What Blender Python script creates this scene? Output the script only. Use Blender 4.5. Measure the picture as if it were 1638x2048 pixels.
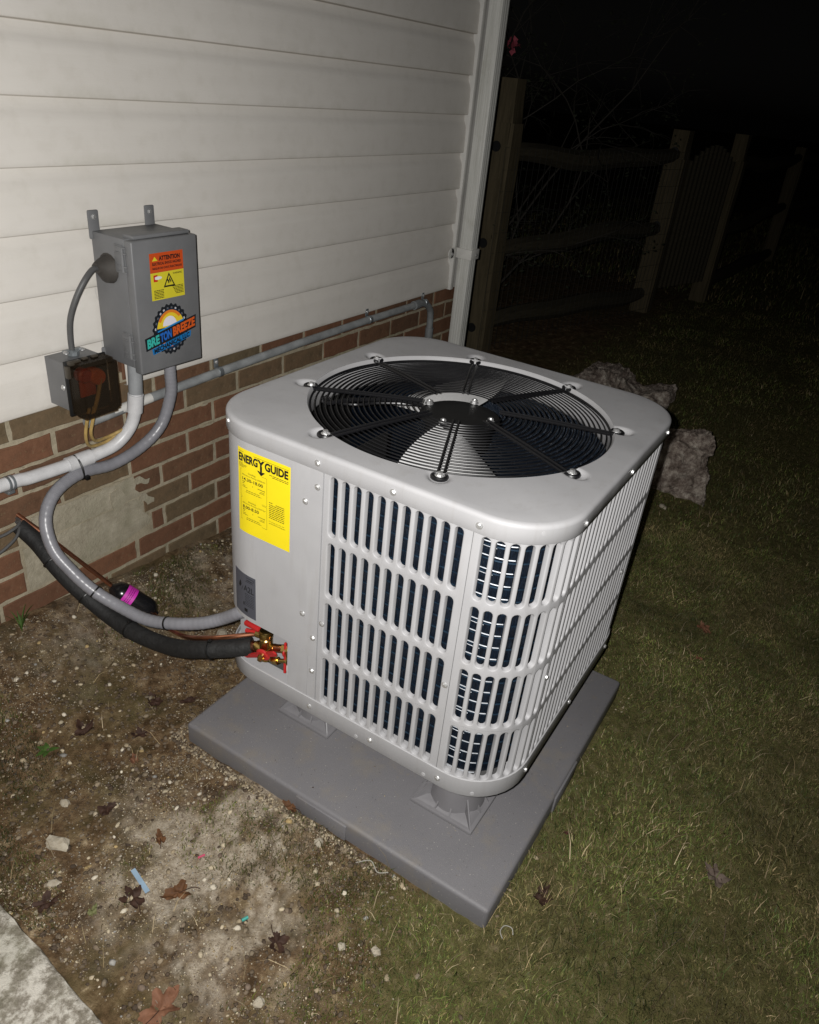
import bpy, bmesh, math, random
import numpy as np
from mathutils import Vector, Matrix, noise
from math import pi, sin, cos, radians as RD, hypot
random.seed(7); rng = np.random.default_rng(11)
S = bpy.context.scene
for o in list(bpy.data.objects): bpy.data.objects.remove(o)

# ------------------------------------------------------------------ camera, night sky, camera flash, exposure
CAM = Vector((-1.1552, -0.5806, 1.2642))
RT = Matrix(((0.5420393, -0.8352046, 0.0928662), (0.3760002, 0.3398834, 0.8620251), (-0.7515432, -0.4323338, 0.4982857)))
cd = bpy.data.cameras.new('camera'); cam = bpy.data.objects.new('camera', cd); S.collection.objects.link(cam)
cam.matrix_world = Matrix.Translation(CAM) @ RT.transposed().to_4x4()
cd.sensor_fit = 'VERTICAL'; cd.sensor_height = 36; cd.sensor_width = 36; cd.lens = 36*1503.53/2048
cd.clip_start = 0.01; cd.clip_end = 300
S.camera = cam
W = bpy.data.worlds.new('World'); S.world = W; W.use_nodes = True
wn = W.node_tree; bg = wn.nodes['Background']
sk = wn.nodes.new('ShaderNodeTexSky'); sk.sky_type = 'NISHITA'; sk.sun_disc = False
sk.sun_elevation = RD(2); sk.sun_rotation = RD(200)
hs = wn.nodes.new('ShaderNodeHueSaturation'); hs.inputs['Saturation'].default_value = 0.12
wn.links.new(sk.outputs[0], hs.inputs['Color']); wn.links.new(hs.outputs[0], bg.inputs['Color'])
bg.inputs['Strength'].default_value = 0.0009
# the phone's flash beside the lens: the one light of the photograph
fl = bpy.data.lights.new('camera_flash', 'SPOT'); flo = bpy.data.objects.new('camera_flash', fl); S.collection.objects.link(flo)
fl.energy = 143; fl.color = (1.0, 0.980, 0.950); fl.shadow_soft_size = 0.006
fl.spot_size = RD(150); fl.spot_blend = 1.0
right, up, fwd = RT[0], RT[1], -RT[2]
flo.location = CAM - right*0.030 + up*0.016
aim = (fwd - right*0.22 - up*0.10).normalized()
flo.rotation_euler = aim.to_track_quat('-Z', 'Y').to_euler()
S.view_settings.view_transform = 'Standard'; S.view_settings.look = 'None'
S.view_settings.exposure = 0.0; S.view_settings.gamma = 1.0; S.view_settings.use_curve_mapping = False
S.render.engine = 'CYCLES'; S.cycles.max_bounces = 6
S.render.resolution_x = 819; S.render.resolution_y = 1024

# ------------------------------------------------------------------ materials
class N:
    def __init__(s, name):
        s.m = bpy.data.materials.new(name); s.m.use_nodes = True; s.t = s.m.node_tree
        s.b = s.t.nodes['Principled BSDF']; s.o = s.t.nodes['Material Output']
    def n(s, k, **kw):
        x = s.t.nodes.new(k)
        for a, v in kw.items():
            if a in x.inputs: x.inputs[a].default_value = v
            else: setattr(x, a, v)
        return x
    def l(s, a, b): s.t.links.new(a, b)
    def coord(s, obj=True):
        if not hasattr(s, 'tc'): s.tc = s.n('ShaderNodeTexCoord')
        return s.tc.outputs['Object' if obj else 'Generated']
    def noise(s, scale, detail=4, rough=.55, vec=None):
        x = s.n('ShaderNodeTexNoise'); x.inputs['Scale'].default_value = scale
        x.inputs['Detail'].default_value = detail; x.inputs['Roughness'].default_value = rough
        s.l(vec if vec is not None else s.coord(), x.inputs['Vector']); return x.outputs['Fac']
    def ramp(s, fac, stops):
        x = s.n('ShaderNodeValToRGB'); e = x.color_ramp.elements
        while len(e) < len(stops): e.new(.5)
        for i, (p, c) in enumerate(stops):
            e[i].position = p; e[i].color = (*c, 1) if len(c) == 3 else c
        s.l(fac, x.inputs[0]); return x.outputs[0]
    def mix(s, fac, a, b, mode='MIX'):
        x = s.n('ShaderNodeMix', data_type='RGBA', blend_type=mode)
        for v, i in ((fac, 0), (a, 6), (b, 7)):
            if isinstance(v, (int, float)): x.inputs[i].default_value = v
            elif isinstance(v, tuple): x.inputs[i].default_value = (*v, 1)
            else: s.l(v, x.inputs[i])
        return x.outputs[2]
    def bump(s, h, strength=.3, dist=.002, prev=None):
        x = s.n('ShaderNodeBump'); x.inputs['Strength'].default_value = strength; x.inputs['Distance'].default_value = dist
        s.l(h, x.inputs['Height'])
        if prev is not None: s.l(prev, x.inputs['Normal'])
        s.l(x.outputs[0], s.b.inputs['Normal']); return x.outputs[0]
def setb(m, col=None, rough=.5, metal=0, spec=.5, coat=0):
    if isinstance(col, tuple): m.b.inputs['Base Color'].default_value = (*col, 1)
    elif col is not None: m.l(col, m.b.inputs['Base Color'])
    m.b.inputs['Roughness'].default_value = rough; m.b.inputs['Metallic'].default_value = metal
    m.b.inputs['Specular IOR Level'].default_value = spec
    if coat: m.b.inputs['Coat Weight'].default_value = coat; m.b.inputs['Coat Roughness'].default_value = .15
    return m.m
MATS = {}
def simple(name, col, rough=.5, metal=0, var=.12, vs=30, bump=0, bs=200, spec=.5, bd=.0005):
    """plain procedural surface: slight tone variation, fine relief"""
    if name in MATS: return MATS[name]
    m = N(name); f = m.noise(vs, 5)
    d = tuple(c*(1-var) for c in col); e = tuple(min(1, c*(1+var)) for c in col)
    c = m.ramp(f, [(.3, d), (.7, e)])
    if bump: m.bump(m.noise(bs, 3), bump, bd)
    MATS[name] = setb(m, c, rough, metal, spec); return MATS[name]

# painted sheet metal of the unit
m = N('unit_paint'); c = m.ramp(m.noise(9, 4), [(.3, (.345, .343, .352)), (.7, (.378, .376, .384))])
d = m.noise(160, 2); sp = m.ramp(d, [(.80, (0, 0, 0)), (.86, (1, 1, 1))]); c = m.mix(sp, c, (.22, .2, .18))
wst = m.n('ShaderNodeMapping'); wst.inputs['Scale'].default_value = (9, 9, 1.1); m.l(m.coord(), wst.inputs['Vector'])
st_ = m.ramp(m.noise(4, 7, .7, wst.outputs[0]), [(.52, (0, 0, 0)), (.78, (.45, .45, .45))]); c = m.mix(st_, c, (.285, .272, .262))
pp_ = m.bump(m.noise(5.5, 2), .35, .012); m.bump(m.noise(900, 2), .25, .0004, pp_); UNIT = setb(m, c, .52, 0, .35)
m = N('box_paint'); c = m.ramp(m.noise(14, 5), [(.3, (.135, .137, .142)), (.7, (.165, .167, .172))])
m.bump(m.noise(500, 3), .25, .0005); BOXP = setb(m, c, .45)
BLACKW = simple('black_wire', (.005, .005, .006), .42, 0, .1, 20)
BLACK = simple('black_foam', (.012, .012, .012), .70, 0, .35, 60, .8, 90, .4, .003)
BLACKG = simple('black_gloss', (.008, .008, .009), .22, 0, .1)
BLACKP = simple('black_plastic', (.006, .006, .006), .55, 0, .3, 40, .3)
PRINT = simple('black_print', (.006, .006, .006), .6, 0, .01)
STEEL = simple('zinc_screw', (.66, .66, .66), .38, .8, .1, 200)
GALV = simple('galvanized', (.30, .33, .35), .42, .7, .2, 60)
EMT = simple('conduit_grey', (.30, .315, .32), .45, .15, .25, 25, .2)
PVC = simple('white_pvc', (.56, .56, .57), .38, 0, .10, 40, .1)
PVCG = simple('grey_pvc', (.26, .27, .28), .42, 0, .12, 30)
FLEX = simple('flex_conduit', (.215, .215, .235), .33, 0, .1, 20)
COPPER = simple('copper', (.62, .27, .16), .3, 1, .2, 40)
COPD = simple('copper_dull', (.22, .09, .055), .5, .6, .3, 40)
BRASS = simple('brass', (.50, .35, .12), .28, 1, .2, 50)
REDP = simple('red_plastic', (.42, .02, .02), .38, 0, .1)
YELW = simple('yellow_label', (.80, .64, .012), .42, 0, .02)
YEL2 = simple('yellow_sticker', (.62, .54, .03), .45, 0, .03)
ORG2 = simple('orange_sticker', (.52, .07, .012), .45, 0, .03)
MAG = simple('magenta_label', (.55, .03, .40), .45, 0, .05)
YWIRE = simple('tan_wire', (.38, .26, .09), .5, 0, .25, 60)
GWIRE = simple('grey_cable', (.085, .085, .085), .5, 0, .1)
TIE = simple('tie_black', (.006, .006, .006), .4)
DKLAB = simple('dark_label', (.075, .078, .095), .4, 0, .05)
WHITEP = simple('white_print', (.7, .7, .72), .5, 0, .02)
FANM = simple('fan_blade_metal', (.80, .80, .80), .45, 0, .06, 30)
PUTTY = simple('duct_putty', (.045, .04, .035), .75, 0, .2, 40, .5, 120)
COILM = None
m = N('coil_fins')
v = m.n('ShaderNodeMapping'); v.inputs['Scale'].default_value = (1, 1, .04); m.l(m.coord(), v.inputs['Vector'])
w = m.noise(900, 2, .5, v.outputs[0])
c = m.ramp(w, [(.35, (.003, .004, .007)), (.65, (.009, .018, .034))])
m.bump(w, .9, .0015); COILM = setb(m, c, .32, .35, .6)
m = N('coil_ridge'); c = m.ramp(m.noise(60, 2), [(.35, (.010, .022, .04)), (.65, (.028, .06, .10))]); RIDGE = setb(m, c, .3, .6, .6)
TUBE = simple('coil_tube', (.55, .58, .62), .5, .6, .2, 120)
# equipment pad, risers
m = N('pad_plastic'); c = m.ramp(m.noise(4, 5), [(.3, (.140, .136, .143)), (.7, (.168, .163, .170))])
dst = m.ramp(m.noise(11, 8, .7), [(.52, (0, 0, 0)), (.75, (1, 1, 1))]); c = m.mix(m.ramp(dst, [(0, (0, 0, 0)), (1, (.7, .7, .7))]), c, (.20, .175, .14))
spk = m.ramp(m.noise(260, 2), [(.68, (0, 0, 0)), (.76, (1, 1, 1))]); c = m.mix(spk, c, (.34, .32, .29)); spd = m.ramp(m.noise(190, 2), [(.24, (.8, .8, .8)), (.30, (0, 0, 0))]); c = m.mix(spd, c, (.06, .055, .05))
scf = m.ramp(m.noise(34, 9, .75), [(.60, (0, 0, 0)), (.70, (.6, .6, .6))]); c = m.mix(scf, c, (.19, .165, .13))
m.bump(m.noise(700, 3), .6, .0011); PAD = setb(m, c, .55)
RIS = simple('riser_plastic', (.175, .17, .178), .38, 0, .08, 20, .15, 300)
# vinyl siding: faint wood grain, grime and mildew
m = N('vinyl_siding'); mp = m.n('ShaderNodeMapping'); mp.inputs['Scale'].default_value = (.25, 1, 3); m.l(m.coord(), mp.inputs['Vector'])
g1 = m.noise(3.2, 6, .6, mp.outputs[0]); g2 = m.noise(22, 6, .65)
c = m.ramp(g1, [(.3, (.63, .60, .555)), (.7, (.685, .655, .61))])
gr = m.ramp(g2, [(.50, (0, 0, 0)), (.78, (.22, .22, .22))]); c = m.mix(gr, c, (.44, .41, .34))
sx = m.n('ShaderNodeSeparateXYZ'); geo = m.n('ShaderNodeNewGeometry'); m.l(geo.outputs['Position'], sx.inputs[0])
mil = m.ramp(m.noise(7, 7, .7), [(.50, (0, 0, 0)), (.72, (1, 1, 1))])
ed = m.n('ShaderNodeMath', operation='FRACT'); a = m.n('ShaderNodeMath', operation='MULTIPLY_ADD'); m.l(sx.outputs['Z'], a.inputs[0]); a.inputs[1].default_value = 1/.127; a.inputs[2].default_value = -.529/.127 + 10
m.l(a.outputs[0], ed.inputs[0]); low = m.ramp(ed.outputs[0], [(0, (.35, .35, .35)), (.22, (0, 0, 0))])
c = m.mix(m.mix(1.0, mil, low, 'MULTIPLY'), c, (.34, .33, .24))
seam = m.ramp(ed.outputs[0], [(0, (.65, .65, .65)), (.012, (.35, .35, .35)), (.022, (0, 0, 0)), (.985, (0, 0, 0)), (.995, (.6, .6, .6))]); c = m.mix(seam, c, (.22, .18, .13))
mp2 = m.n('ShaderNodeMapping'); mp2.inputs['Scale'].default_value = (4, 30, 60); m.l(m.coord(), mp2.inputs['Vector'])
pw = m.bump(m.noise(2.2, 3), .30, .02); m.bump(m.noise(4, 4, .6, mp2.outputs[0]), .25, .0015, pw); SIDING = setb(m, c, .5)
WTRIM = simple('white_trim', (.62, .61, .58), .45, 0, .08, 12, .1)
m = N('downspout_paint'); mp = m.n('ShaderNodeMapping'); mp.inputs['Scale'].default_value = (60, 60, 1.5); m.l(m.coord(), mp.inputs['Vector'])
f = m.noise(2.5, 5, .6, mp.outputs[0]); c = m.ramp(f, [(.35, (.50, .50, .465)), (.65, (.66, .66, .63))])
dr = m.ramp(m.noise(14, 6, .7), [(.55, (0, 0, 0)), (.75, (1, 1, 1))]); c = m.mix(m.ramp(dr, [(0, (0, 0, 0)), (1, (.5, .5, .5))]), c, (.40, .40, .34))
m.bump(f, .35, .001); DSP = setb(m, c, .5)
# bricks and mortar
def brickmat(name, a, b, cdirt=(.22, .18, .10)):
    m = N(name); oi = m.n('ShaderNodeObjectInfo')
    c = m.mix(oi.outputs['Random'], a, b)
    c = m.mix(m.ramp(m.noise(38, 6, .7), [(.35, (0, 0, 0)), (.75, (.75, .75, .75))]), c, tuple(x*.5 for x in a))
    c = m.mix(m.ramp(m.noise(90, 5, .7), [(.60, (0, 0, 0)), (.74, (.75, .75, .75))]), c, cdirt)
    c = m.mix(m.ramp(m.noise(15, 7, .7), [(.58, (0, 0, 0)), (.80, (.5, .5, .5))]), c, (.30, .25, .17))
    p = m.bump(m.noise(55, 6, .65), .7, .003); m.bump(m.noise(330, 3), .6, .0012, p)
    return setb(m, c, .85, 0, .25)
BR = [brickmat('brick_red', (.195, .093, .052), (.150, .074, .044)), brickmat('brick_dark', (.135, .074, .044), (.175, .092, .052)),
      brickmat('brick_olive', (.145, .110, .064), (.170, .108, .062), (.26, .22, .14))]
m = N('mortar'); c = m.ramp(m.noise(18, 7, .7), [(.3, (.25, .215, .15)), (.7, (.43, .38, .28))])
c = m.mix(m.ramp(m.noise(5, 6, .7), [(.55, (0, 0, 0)), (.72, (.6, .6, .6))]), c, (.15, .165, .085))
p = m.bump(m.noise(70, 5), .8, .003); m.bump(m.noise(420, 3), .7, .0015, p); MORT = setb(m, c, .92, 0, .2)
m = N('parged_concrete'); c = m.ramp(m.noise(22, 8, .72), [(.3, (.27, .24, .175)), (.7, (.44, .40, .31))])
c = m.mix(m.ramp(m.noise(7, 6, .7), [(.5, (0, 0, 0)), (.75, (.6, .6, .6))]), c, (.17, .17, .10))
p = m.bump(m.noise(45, 6, .7), .8, .004); m.bump(m.noise(380, 3), .8, .0015, p); PARGE = setb(m, c, .92, 0, .2)
m = N('old_concrete'); c = m.ramp(m.noise(30, 8, .75), [(.36, (.13, .115, .085)), (.47, (.24, .215, .175)), (.58, (.55, .52, .46))])
c = m.mix(m.ramp(m.noise(5, 6, .7), [(.45, (0, 0, 0)), (.7, (.55, .55, .55))]), c, (.15, .155, .085))
p = m.bump(m.noise(60, 7, .75), .9, .005); m.bump(m.noise(400, 3), .8, .0015, p); CONC = setb(m, c, .9, 0, .2)
m = N('field_stone'); c = m.ramp(m.noise(19, 9, .78), [(.36, (.07, .052, .042)), (.48, (.20, .16, .135)), (.58, (.40, .35, .30)), (.70, (.68, .64, .56))])
c = m.mix(m.ramp(m.noise(4, 6, .7), [(.5, (0, 0, 0)), (.7, (.5, .5, .5))]), c, (.14, .11, .08))
p = m.bump(m.noise(16, 8, .7), .9, .02); m.bump(m.noise(150, 4), .7, .003, p); STONE = setb(m, c, .9, 0, .2)
m = N('post_wood'); mp = m.n('ShaderNodeMapping'); mp.inputs['Scale'].default_value = (14, 14, 1.2); m.l(m.coord(), mp.inputs['Vector'])
f = m.noise(5, 6, .65, mp.outputs[0]); c = m.ramp(f, [(.3, (.066, .054, .031)), (.7, (.125, .10, .06))]); m.bump(f, .6, .006); WOOD = setb(m, c, .85, 0, .2)
m = N('rail_wood'); mp = m.n('ShaderNodeMapping'); mp.inputs['Scale'].default_value = (1.2, 10, 14); m.l(m.coord(), mp.inputs['Vector'])
f = m.noise(5, 6, .65, mp.outputs[0]); c = m.ramp(f, [(.3, (.034, .029, .018)), (.7, (.062, .053, .035))]); m.bump(f, .6, .006); RAILW = setb(m, c, .85, 0, .2)
# stuff coloured per face
def attrmat(name, rough=.8, trans=0):
    m = N(name); a = m.n('ShaderNodeAttribute', attribute_name='tone')
    fl_ = m.noise(300, 2); c = m.mix(.35, a.outputs['Color'], m.mix(1.0, a.outputs['Color'], m.ramp(fl_, [(.3, (.5, .5, .5)), (.7, (1.5, 1.5, 1.5))]), 'MULTIPLY'))
    return setb(m, c, rough, 0, .25)
GRASSM = attrmat('grass_blades', .62); PEBM = attrmat('pebble_tones', .85)

# ------------------------------------------------------------------ ground shape (numpy fields)
_P = rng.random((256, 256))
def vn(x, y):
    xi = np.floor(x).astype(int); yi = np.floor(y).astype(int); fx = x-xi; fy = y-yi
    fx = fx*fx*(3-2*fx); fy = fy*fy*(3-2*fy)
    g = lambda a, b: _P[a & 255, b & 255]
    return (g(xi, yi)*(1-fx)+g(xi+1, yi)*fx)*(1-fy)+(g(xi, yi+1)*(1-fx)+g(xi+1, yi+1)*fx)*fy
def fbm(x, y, s, o=4):
    r = 0; a = .5; t = 0
    for i in range(o): r = r+a*vn(x*s+i*17.3, y*s+i*5.7); t += a; a *= .5; s *= 2.03
    return r/t
def ss(a, b, x): t = np.clip((x-a)/(b-a), 0, 1); return t*t*(3-2*t)
def grassmask(x, y):
    """1 = lawn, 0 = bare dirt"""
    n = fbm(x, y, 4.5, 5)-.5; n2 = fbm(x+9, y, 14, 3)-.5
    edge = -y-.16-.30*np.clip(-.33-x, -1, 1)+n*.42+n2*.16       # lawn lies on the far side of the pad's near corner
    m1 = ss(-.02, .14, edge)
    m2 = ss(.85, 1.25, x+n*.3)                                # and behind the unit
    return np.clip(np.maximum(m1, m2*ss(1.05, .55, y+n*.1)), 0, 1)
def gz(x, y):
    h = np.clip(.125-.104*(x+.42), .0, .14)
    r = ss(.50, .99, y)
    inpad = ss(.47, .40, np.maximum(np.abs(x-.06), np.abs(y-.04)))
    edge_ = np.maximum(np.abs(x-.0615), np.abs(y-.037)); z = -.097+np.exp(-((edge_-.40)/.022)**2)*.018*(fbm(x+2, y, 9, 3)-.28)+r*h*.90+(fbm(x, y, 2.2, 3)-.5)*.028*(1-inpad)+(fbm(x+3, y, 11, 4)-.5)*.016*(1-inpad)+(fbm(x, y+7, 45, 3)-.5)*.007
    far = ss(2, 9, np.hypot(x, y)); z = z+far*(fbm(x, y, .35, 3)-.5)*.12
    return z
def gz1(x, y): return float(gz(np.array([x]), np.array([y]))[0])

# ------------------------------------------------------------------ mesh and object helpers
COL = S.collection
FO = {}                                   # frame-space origin of every object
class M:
    def __init__(s): s.v = []; s.f = []; s.sm = []
    def add(s, v, f, smooth=False):
        b = len(s.v); s.v += [tuple(p) for p in v]; s.f += [tuple(i+b for i in q) for q in f]; s.sm += [smooth]*len(f)
        return s
    def box(s, a, b, bev=0, seg=2, rot=None, jit=0):
        bm = bmesh.new(); bmesh.ops.create_cube(bm, size=1)
        c = [(a[i]+b[i])/2 for i in range(3)]; d = [abs(b[i]-a[i]) for i in range(3)]
        for v in bm.verts: v.co = Vector((v.co.x*d[0], v.co.y*d[1], v.co.z*d[2]))
        if bev: bmesh.ops.bevel(bm, geom=list(bm.edges), offset=bev, segments=seg, affect='EDGES', profile=.5)
        for v in bm.verts:
            p = v.co
            if jit: p = p+Vector((random.uniform(-jit, jit), random.uniform(-jit, jit), random.uniform(-jit, jit)))
            if rot is not None: p = rot @ p
            v.co = p+Vector(c)
        bm.verts.index_update()
        s.add([v.co[:] for v in bm.verts], [[v.index for v in f.verts] for f in bm.faces], bev > 0); bm.free(); return s
    def tube(s, path, r, n=10, cap=True, smooth=True, closed=False):
        P = [Vector(p) for p in path]; R = r if isinstance(r, (list, tuple)) else [r]*len(P)
        vs = []; fs = []; t0 = None; nrm = None
        L = len(P)
        for i, p in enumerate(P):
            a = P[(i-1) % L] if (closed or i > 0) else p; b = P[(i+1) % L] if (closed or i < L-1) else p
            t = (b-a).normalized()
            if nrm is None:
                nrm = t.orthogonal().normalized()
            else:
                nrm = (nrm-t*nrm.dot(t)).normalized()
            bn = t.cross(nrm)
            for k in range(n):
                q = 2*pi*k/n; vs.append(p+(nrm*cos(q)+bn*sin(q))*R[i])
        for i in range(L if closed else L-1):
            for k in range(n):
                j = (i+1) % L; fs.append((i*n+k, i*n+(k+1) % n, j*n+(k+1) % n, j*n+k))
        if cap and not closed:
            fs.append(tuple(range(n))[::-1]); fs.append(tuple((L-1)*n+k for k in range(n)))
        return s.add(vs, fs, smooth)
    def lathe(s, prof, n=24, c=(0, 0, 0), axis=(0, 0, 1), smooth=True, capends=True):
        z = Vector(axis).normalized(); x = z.orthogonal().normalized(); y = z.cross(x); c = Vector(c)
        vs = []; fs = []
        for r, h in prof:
            for k in range(n):
                a = 2*pi*k/n; vs.append(c+z*h+(x*cos(a)+y*sin(a))*r)
        for i in range(len(prof)-1):
            for k in range(n): fs.append((i*n+k, i*n+(k+1) % n, (i+1)*n+(k+1) % n, (i+1)*n+k))
        if capends: fs.append(tuple(range(n))[::-1]); fs.append(tuple((len(prof)-1)*n+k for k in range(n)))
        return s.add(vs, fs, smooth)
    def prism(s, pts, dirv, smooth=False):
        n = len(pts); d = Vector(dirv); vs = [Vector(p) for p in pts]+[Vector(p)+d for p in pts]
        fs = [tuple(range(n))[::-1], tuple(range(n, 2*n))]+[(i, (i+1) % n, n+(i+1) % n, n+i) for i in range(n)]
        return s.add(vs, fs, smooth)
    def build(s, name, mat, parent=None, label=None, sharp=35, kind=None, origin=None):
        me = bpy.data.meshes.new(name)
        A = np.array(s.v, float)
        if origin is None:
            lo, hi = A.min(0), A.max(0); o = (lo+hi)/2
            if parent is None: o[2] = lo[2]
        else: o = np.array(origin, float)
        me.from_pydata((A-o).tolist(), [], s.f)
        me.polygons.foreach_set('use_smooth', s.sm)
        me.materials.append(mat); me.validate(); me.update()
        if any(s.sm): me.set_sharp_from_angle(angle=RD(sharp))
        ob = bpy.data.objects.new(name, me); COL.objects.link(ob)
        po = FO[parent.name] if parent else np.zeros(3)
        ob.location = o-po; ob.parent = parent; FO[ob.name] = o
        if label: ob['label'] = label
        if kind: ob['kind'] = kind
        return ob
def tag(o, label, cat, group=None):
    o['label'] = label; o['category'] = cat
    if group: o['group'] = group
    return o
def thing(name, label, cat, loc=(0, 0, 0), rz=0, group=None, frame=None):
    o = bpy.data.objects.new(name, None); COL.objects.link(o); o.location = loc; o.rotation_euler = (0, 0, rz)
    o.empty_display_size = .05
    FO[o.name] = np.array(frame if frame is not None else loc, float)
    return tag(o, label, cat, group)
def fixn(o):
    bm = bmesh.new(); bm.from_mesh(o.data); bmesh.ops.recalc_face_normals(bm, faces=bm.faces); bm.to_mesh(o.data); bm.free(); return o
def place(me, name, parent, loc, nrm=(0, 0, 1), spin=0, s=1):
    """a shared mesh put down with its +Z along nrm (frame coordinates)"""
    o = bpy.data.objects.new(name, me); COL.objects.link(o); o.parent = parent
    loc = np.array(loc, float); FO[o.name] = loc; o.location = loc-(FO[parent.name] if parent else 0)
    q = Vector(nrm).to_track_quat('Z', 'Y'); o.rotation_euler = (q.to_matrix() @ Matrix.Rotation(spin, 3, 'Z')).to_euler(); o.scale = (s, s, s)
    return o
def catmull(pts, k=8):
    P = [Vector(p) for p in pts]; P = [2*P[0]-P[1]]+P+[2*P[-1]-P[-2]]; out = []
    for i in range(1, len(P)-2):
        a, b, c, d = P[i-1:i+3]
        for j in range(k):
            t = j/k; out.append(.5*((2*b)+(c-a)*t+(2*a-5*b+4*c-d)*t*t+(3*b-a-3*c+d)*t**3))
    out.append(P[-2]); return out
def text_geo(txt, bold=0.0, font=None):
    """flat outline of the words, unit cap height, lower-left at 0,0"""
    cu = bpy.data.curves.new('t', 'FONT'); cu.body = txt; cu.fill_mode = 'FRONT'; cu.resolution_u = 3; cu.offset = bold
    ob = bpy.data.objects.new('t', cu); COL.objects.link(ob)
    dg = bpy.context.evaluated_depsgraph_get(); dg.update(); me = bpy.data.meshes.new_from_object(ob.evaluated_get(dg))
    v = np.array([p.co[:2] for p in me.vertices]); f = [tuple(p.vertices) for p in me.polygons]
    bpy.data.objects.remove(ob); bpy.data.curves.remove(cu); bpy.data.meshes.remove(me)
    lo, hi = v.min(0), v.max(0); return (v-lo), f, hi-lo
def put_text(mb, txt, fn, x0, x1, y0, y1, bold=0.0, skew=0):
    """words fitted to the rectangle x0..x1, y0..y1 of a surface map fn(x, y)"""
    v, f, d = text_geo(txt, bold)
    mb.add([fn(x0+(x1-x0)*p[0]/d[0], y0+(y1-y0)*p[1]/d[1]+skew*(p[0]/d[0])) for p in v], f)
def put_rect(mb, fn, x0, x1, y0, y1, n=1):
    vs = []; fs = []
    for i in range(n+1):
        x = x0+(x1-x0)*i/n; vs += [fn(x, y0), fn(x, y1)]
    for i in range(n): fs.append((2*i, 2*i+2, 2*i+3, 2*i+1))
    mb.add(vs, fs)
def put_poly(mb, fn, pts): mb.add([fn(*p) for p in pts], [tuple(range(len(pts)))])
def fuzz_lines(mb, fn, x0, x1, y, h, words=6, seed=0):
    """a line of print too small to read: short dashes"""
    r = random.Random(seed); x = x0
    while x < x1:
        w = (x1-x0)/words*r.uniform(.5, 1.2); put_rect(mb, fn, x, min(x+w, x1), y, y+h); x += w+(x1-x0)*.03

# screw meshes
def screw_mesh(name='screw_head', r=.0042, h=.0032, hexa=True):
    b = M(); b.lathe([(r*1.5, 0), (r*1.5, .0007), (r*1.45, .001)], 14)
    n = 6 if hexa else 14
    b.lathe([(r, .001), (r, h), (r*.8, h+.0006)], n, smooth=False)
    me = bpy.data.meshes.new(name); me.from_pydata(b.v, [], b.f); me.materials.append(STEEL); me.update(); return me
SCREW = screw_mesh(); BOLT = screw_mesh('bolt_head', .0050, .0055)

# ------------------------------------------------------------------ ground
def axis(lo, hi, d, far):
    a = list(np.arange(lo, hi+1e-6, d)); s = d; x = hi
    while x < far: s *= 1.16; x += s; a.append(x)
    s = d; x = lo; l = []
    while x > -far: s *= 1.16; x -= s; l.append(x)
    return np.array(l[::-1]+a)
gx = axis(-1.15, 1.7, .011, 60); gy = axis(-1.35, 1.02, .011, 60)
X, Y = np.meshgrid(gx, gy, indexing='ij'); Z = gz(X, Y); mask = grassmask(X, Y)
nx, ny = X.shape; V = np.stack([X.ravel(), Y.ravel(), Z.ravel()], 1)
I = np.arange(nx*ny).reshape(nx, ny); Q = np.stack([I[:-1, :-1].ravel(), I[1:, :-1].ravel(), I[1:, 1:].ravel(), I[:-1, 1:].ravel()], 1)
def npmesh(name, V, Q, mat, tone=None, smooth=False, quad=4):
    me = bpy.data.meshes.new(name); me.vertices.add(len(V)); me.vertices.foreach_set('co', V.astype(np.float32).ravel())
    me.loops.add(Q.size); me.loops.foreach_set('vertex_index', Q.astype(np.int32).ravel())
    me.polygons.add(len(Q)); me.polygons.foreach_set('loop_start', np.arange(len(Q), dtype=np.int32)*quad)
    if smooth: me.polygons.foreach_set('use_smooth', [True]*len(Q))
    me.update(calc_edges=True); me.materials.append(mat)
    if tone is not None:
        a = me.color_attributes.new('tone', 'FLOAT_COLOR', 'POINT'); a.data.foreach_set('color', np.c_[tone, np.ones(len(tone))].astype(np.float32).ravel())
    o = bpy.data.objects.new(name, me); COL.objects.link(o); FO[o.name] = np.zeros(3); return o
m = N('yard_soil'); at = m.n('ShaderNodeAttribute', attribute_name='tone'); sep = m.n('ShaderNodeSeparateColor'); m.l(at.outputs['Color'], sep.inputs[0])
pos = m.n('ShaderNodeNewGeometry').outputs['Position']
soil = m.ramp(m.noise(26, 9, .72, pos), [(.38, (.050, .029, .013)), (.51, (.125, .078, .040)), (.60, (.20, .140, .078)), (.68, (.38, .29, .18)), (.78, (.54, .45, .31))])
soil = m.mix(m.ramp(m.noise(5, 6, .65, pos), [(.45, (0, 0, 0)), (.70, (.7, .7, .7))]), soil, (.085, .080, .032))
sand = m.ramp(m.noise(60, 8, .75, pos), [(.32, (.19, .15, .10)), (.52, (.42, .36, .28)), (.70, (.64, .57, .47))])
c = m.mix(sep.outputs[1], soil, sand)
turf = m.ramp(m.noise(40, 8, .7, pos), [(.3, (.050, .045, .018)), (.52, (.105, .095, .035)), (.72, (.19, .155, .085))])
c = m.mix(sep.outputs[0], c, turf)
p = m.bump(m.noise(55, 8, .72, pos), .9, .008); m.bump(m.noise(260, 4, .7, pos), .9, .003, p); SOIL = setb(m, c, .95, 0, .15)
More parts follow.
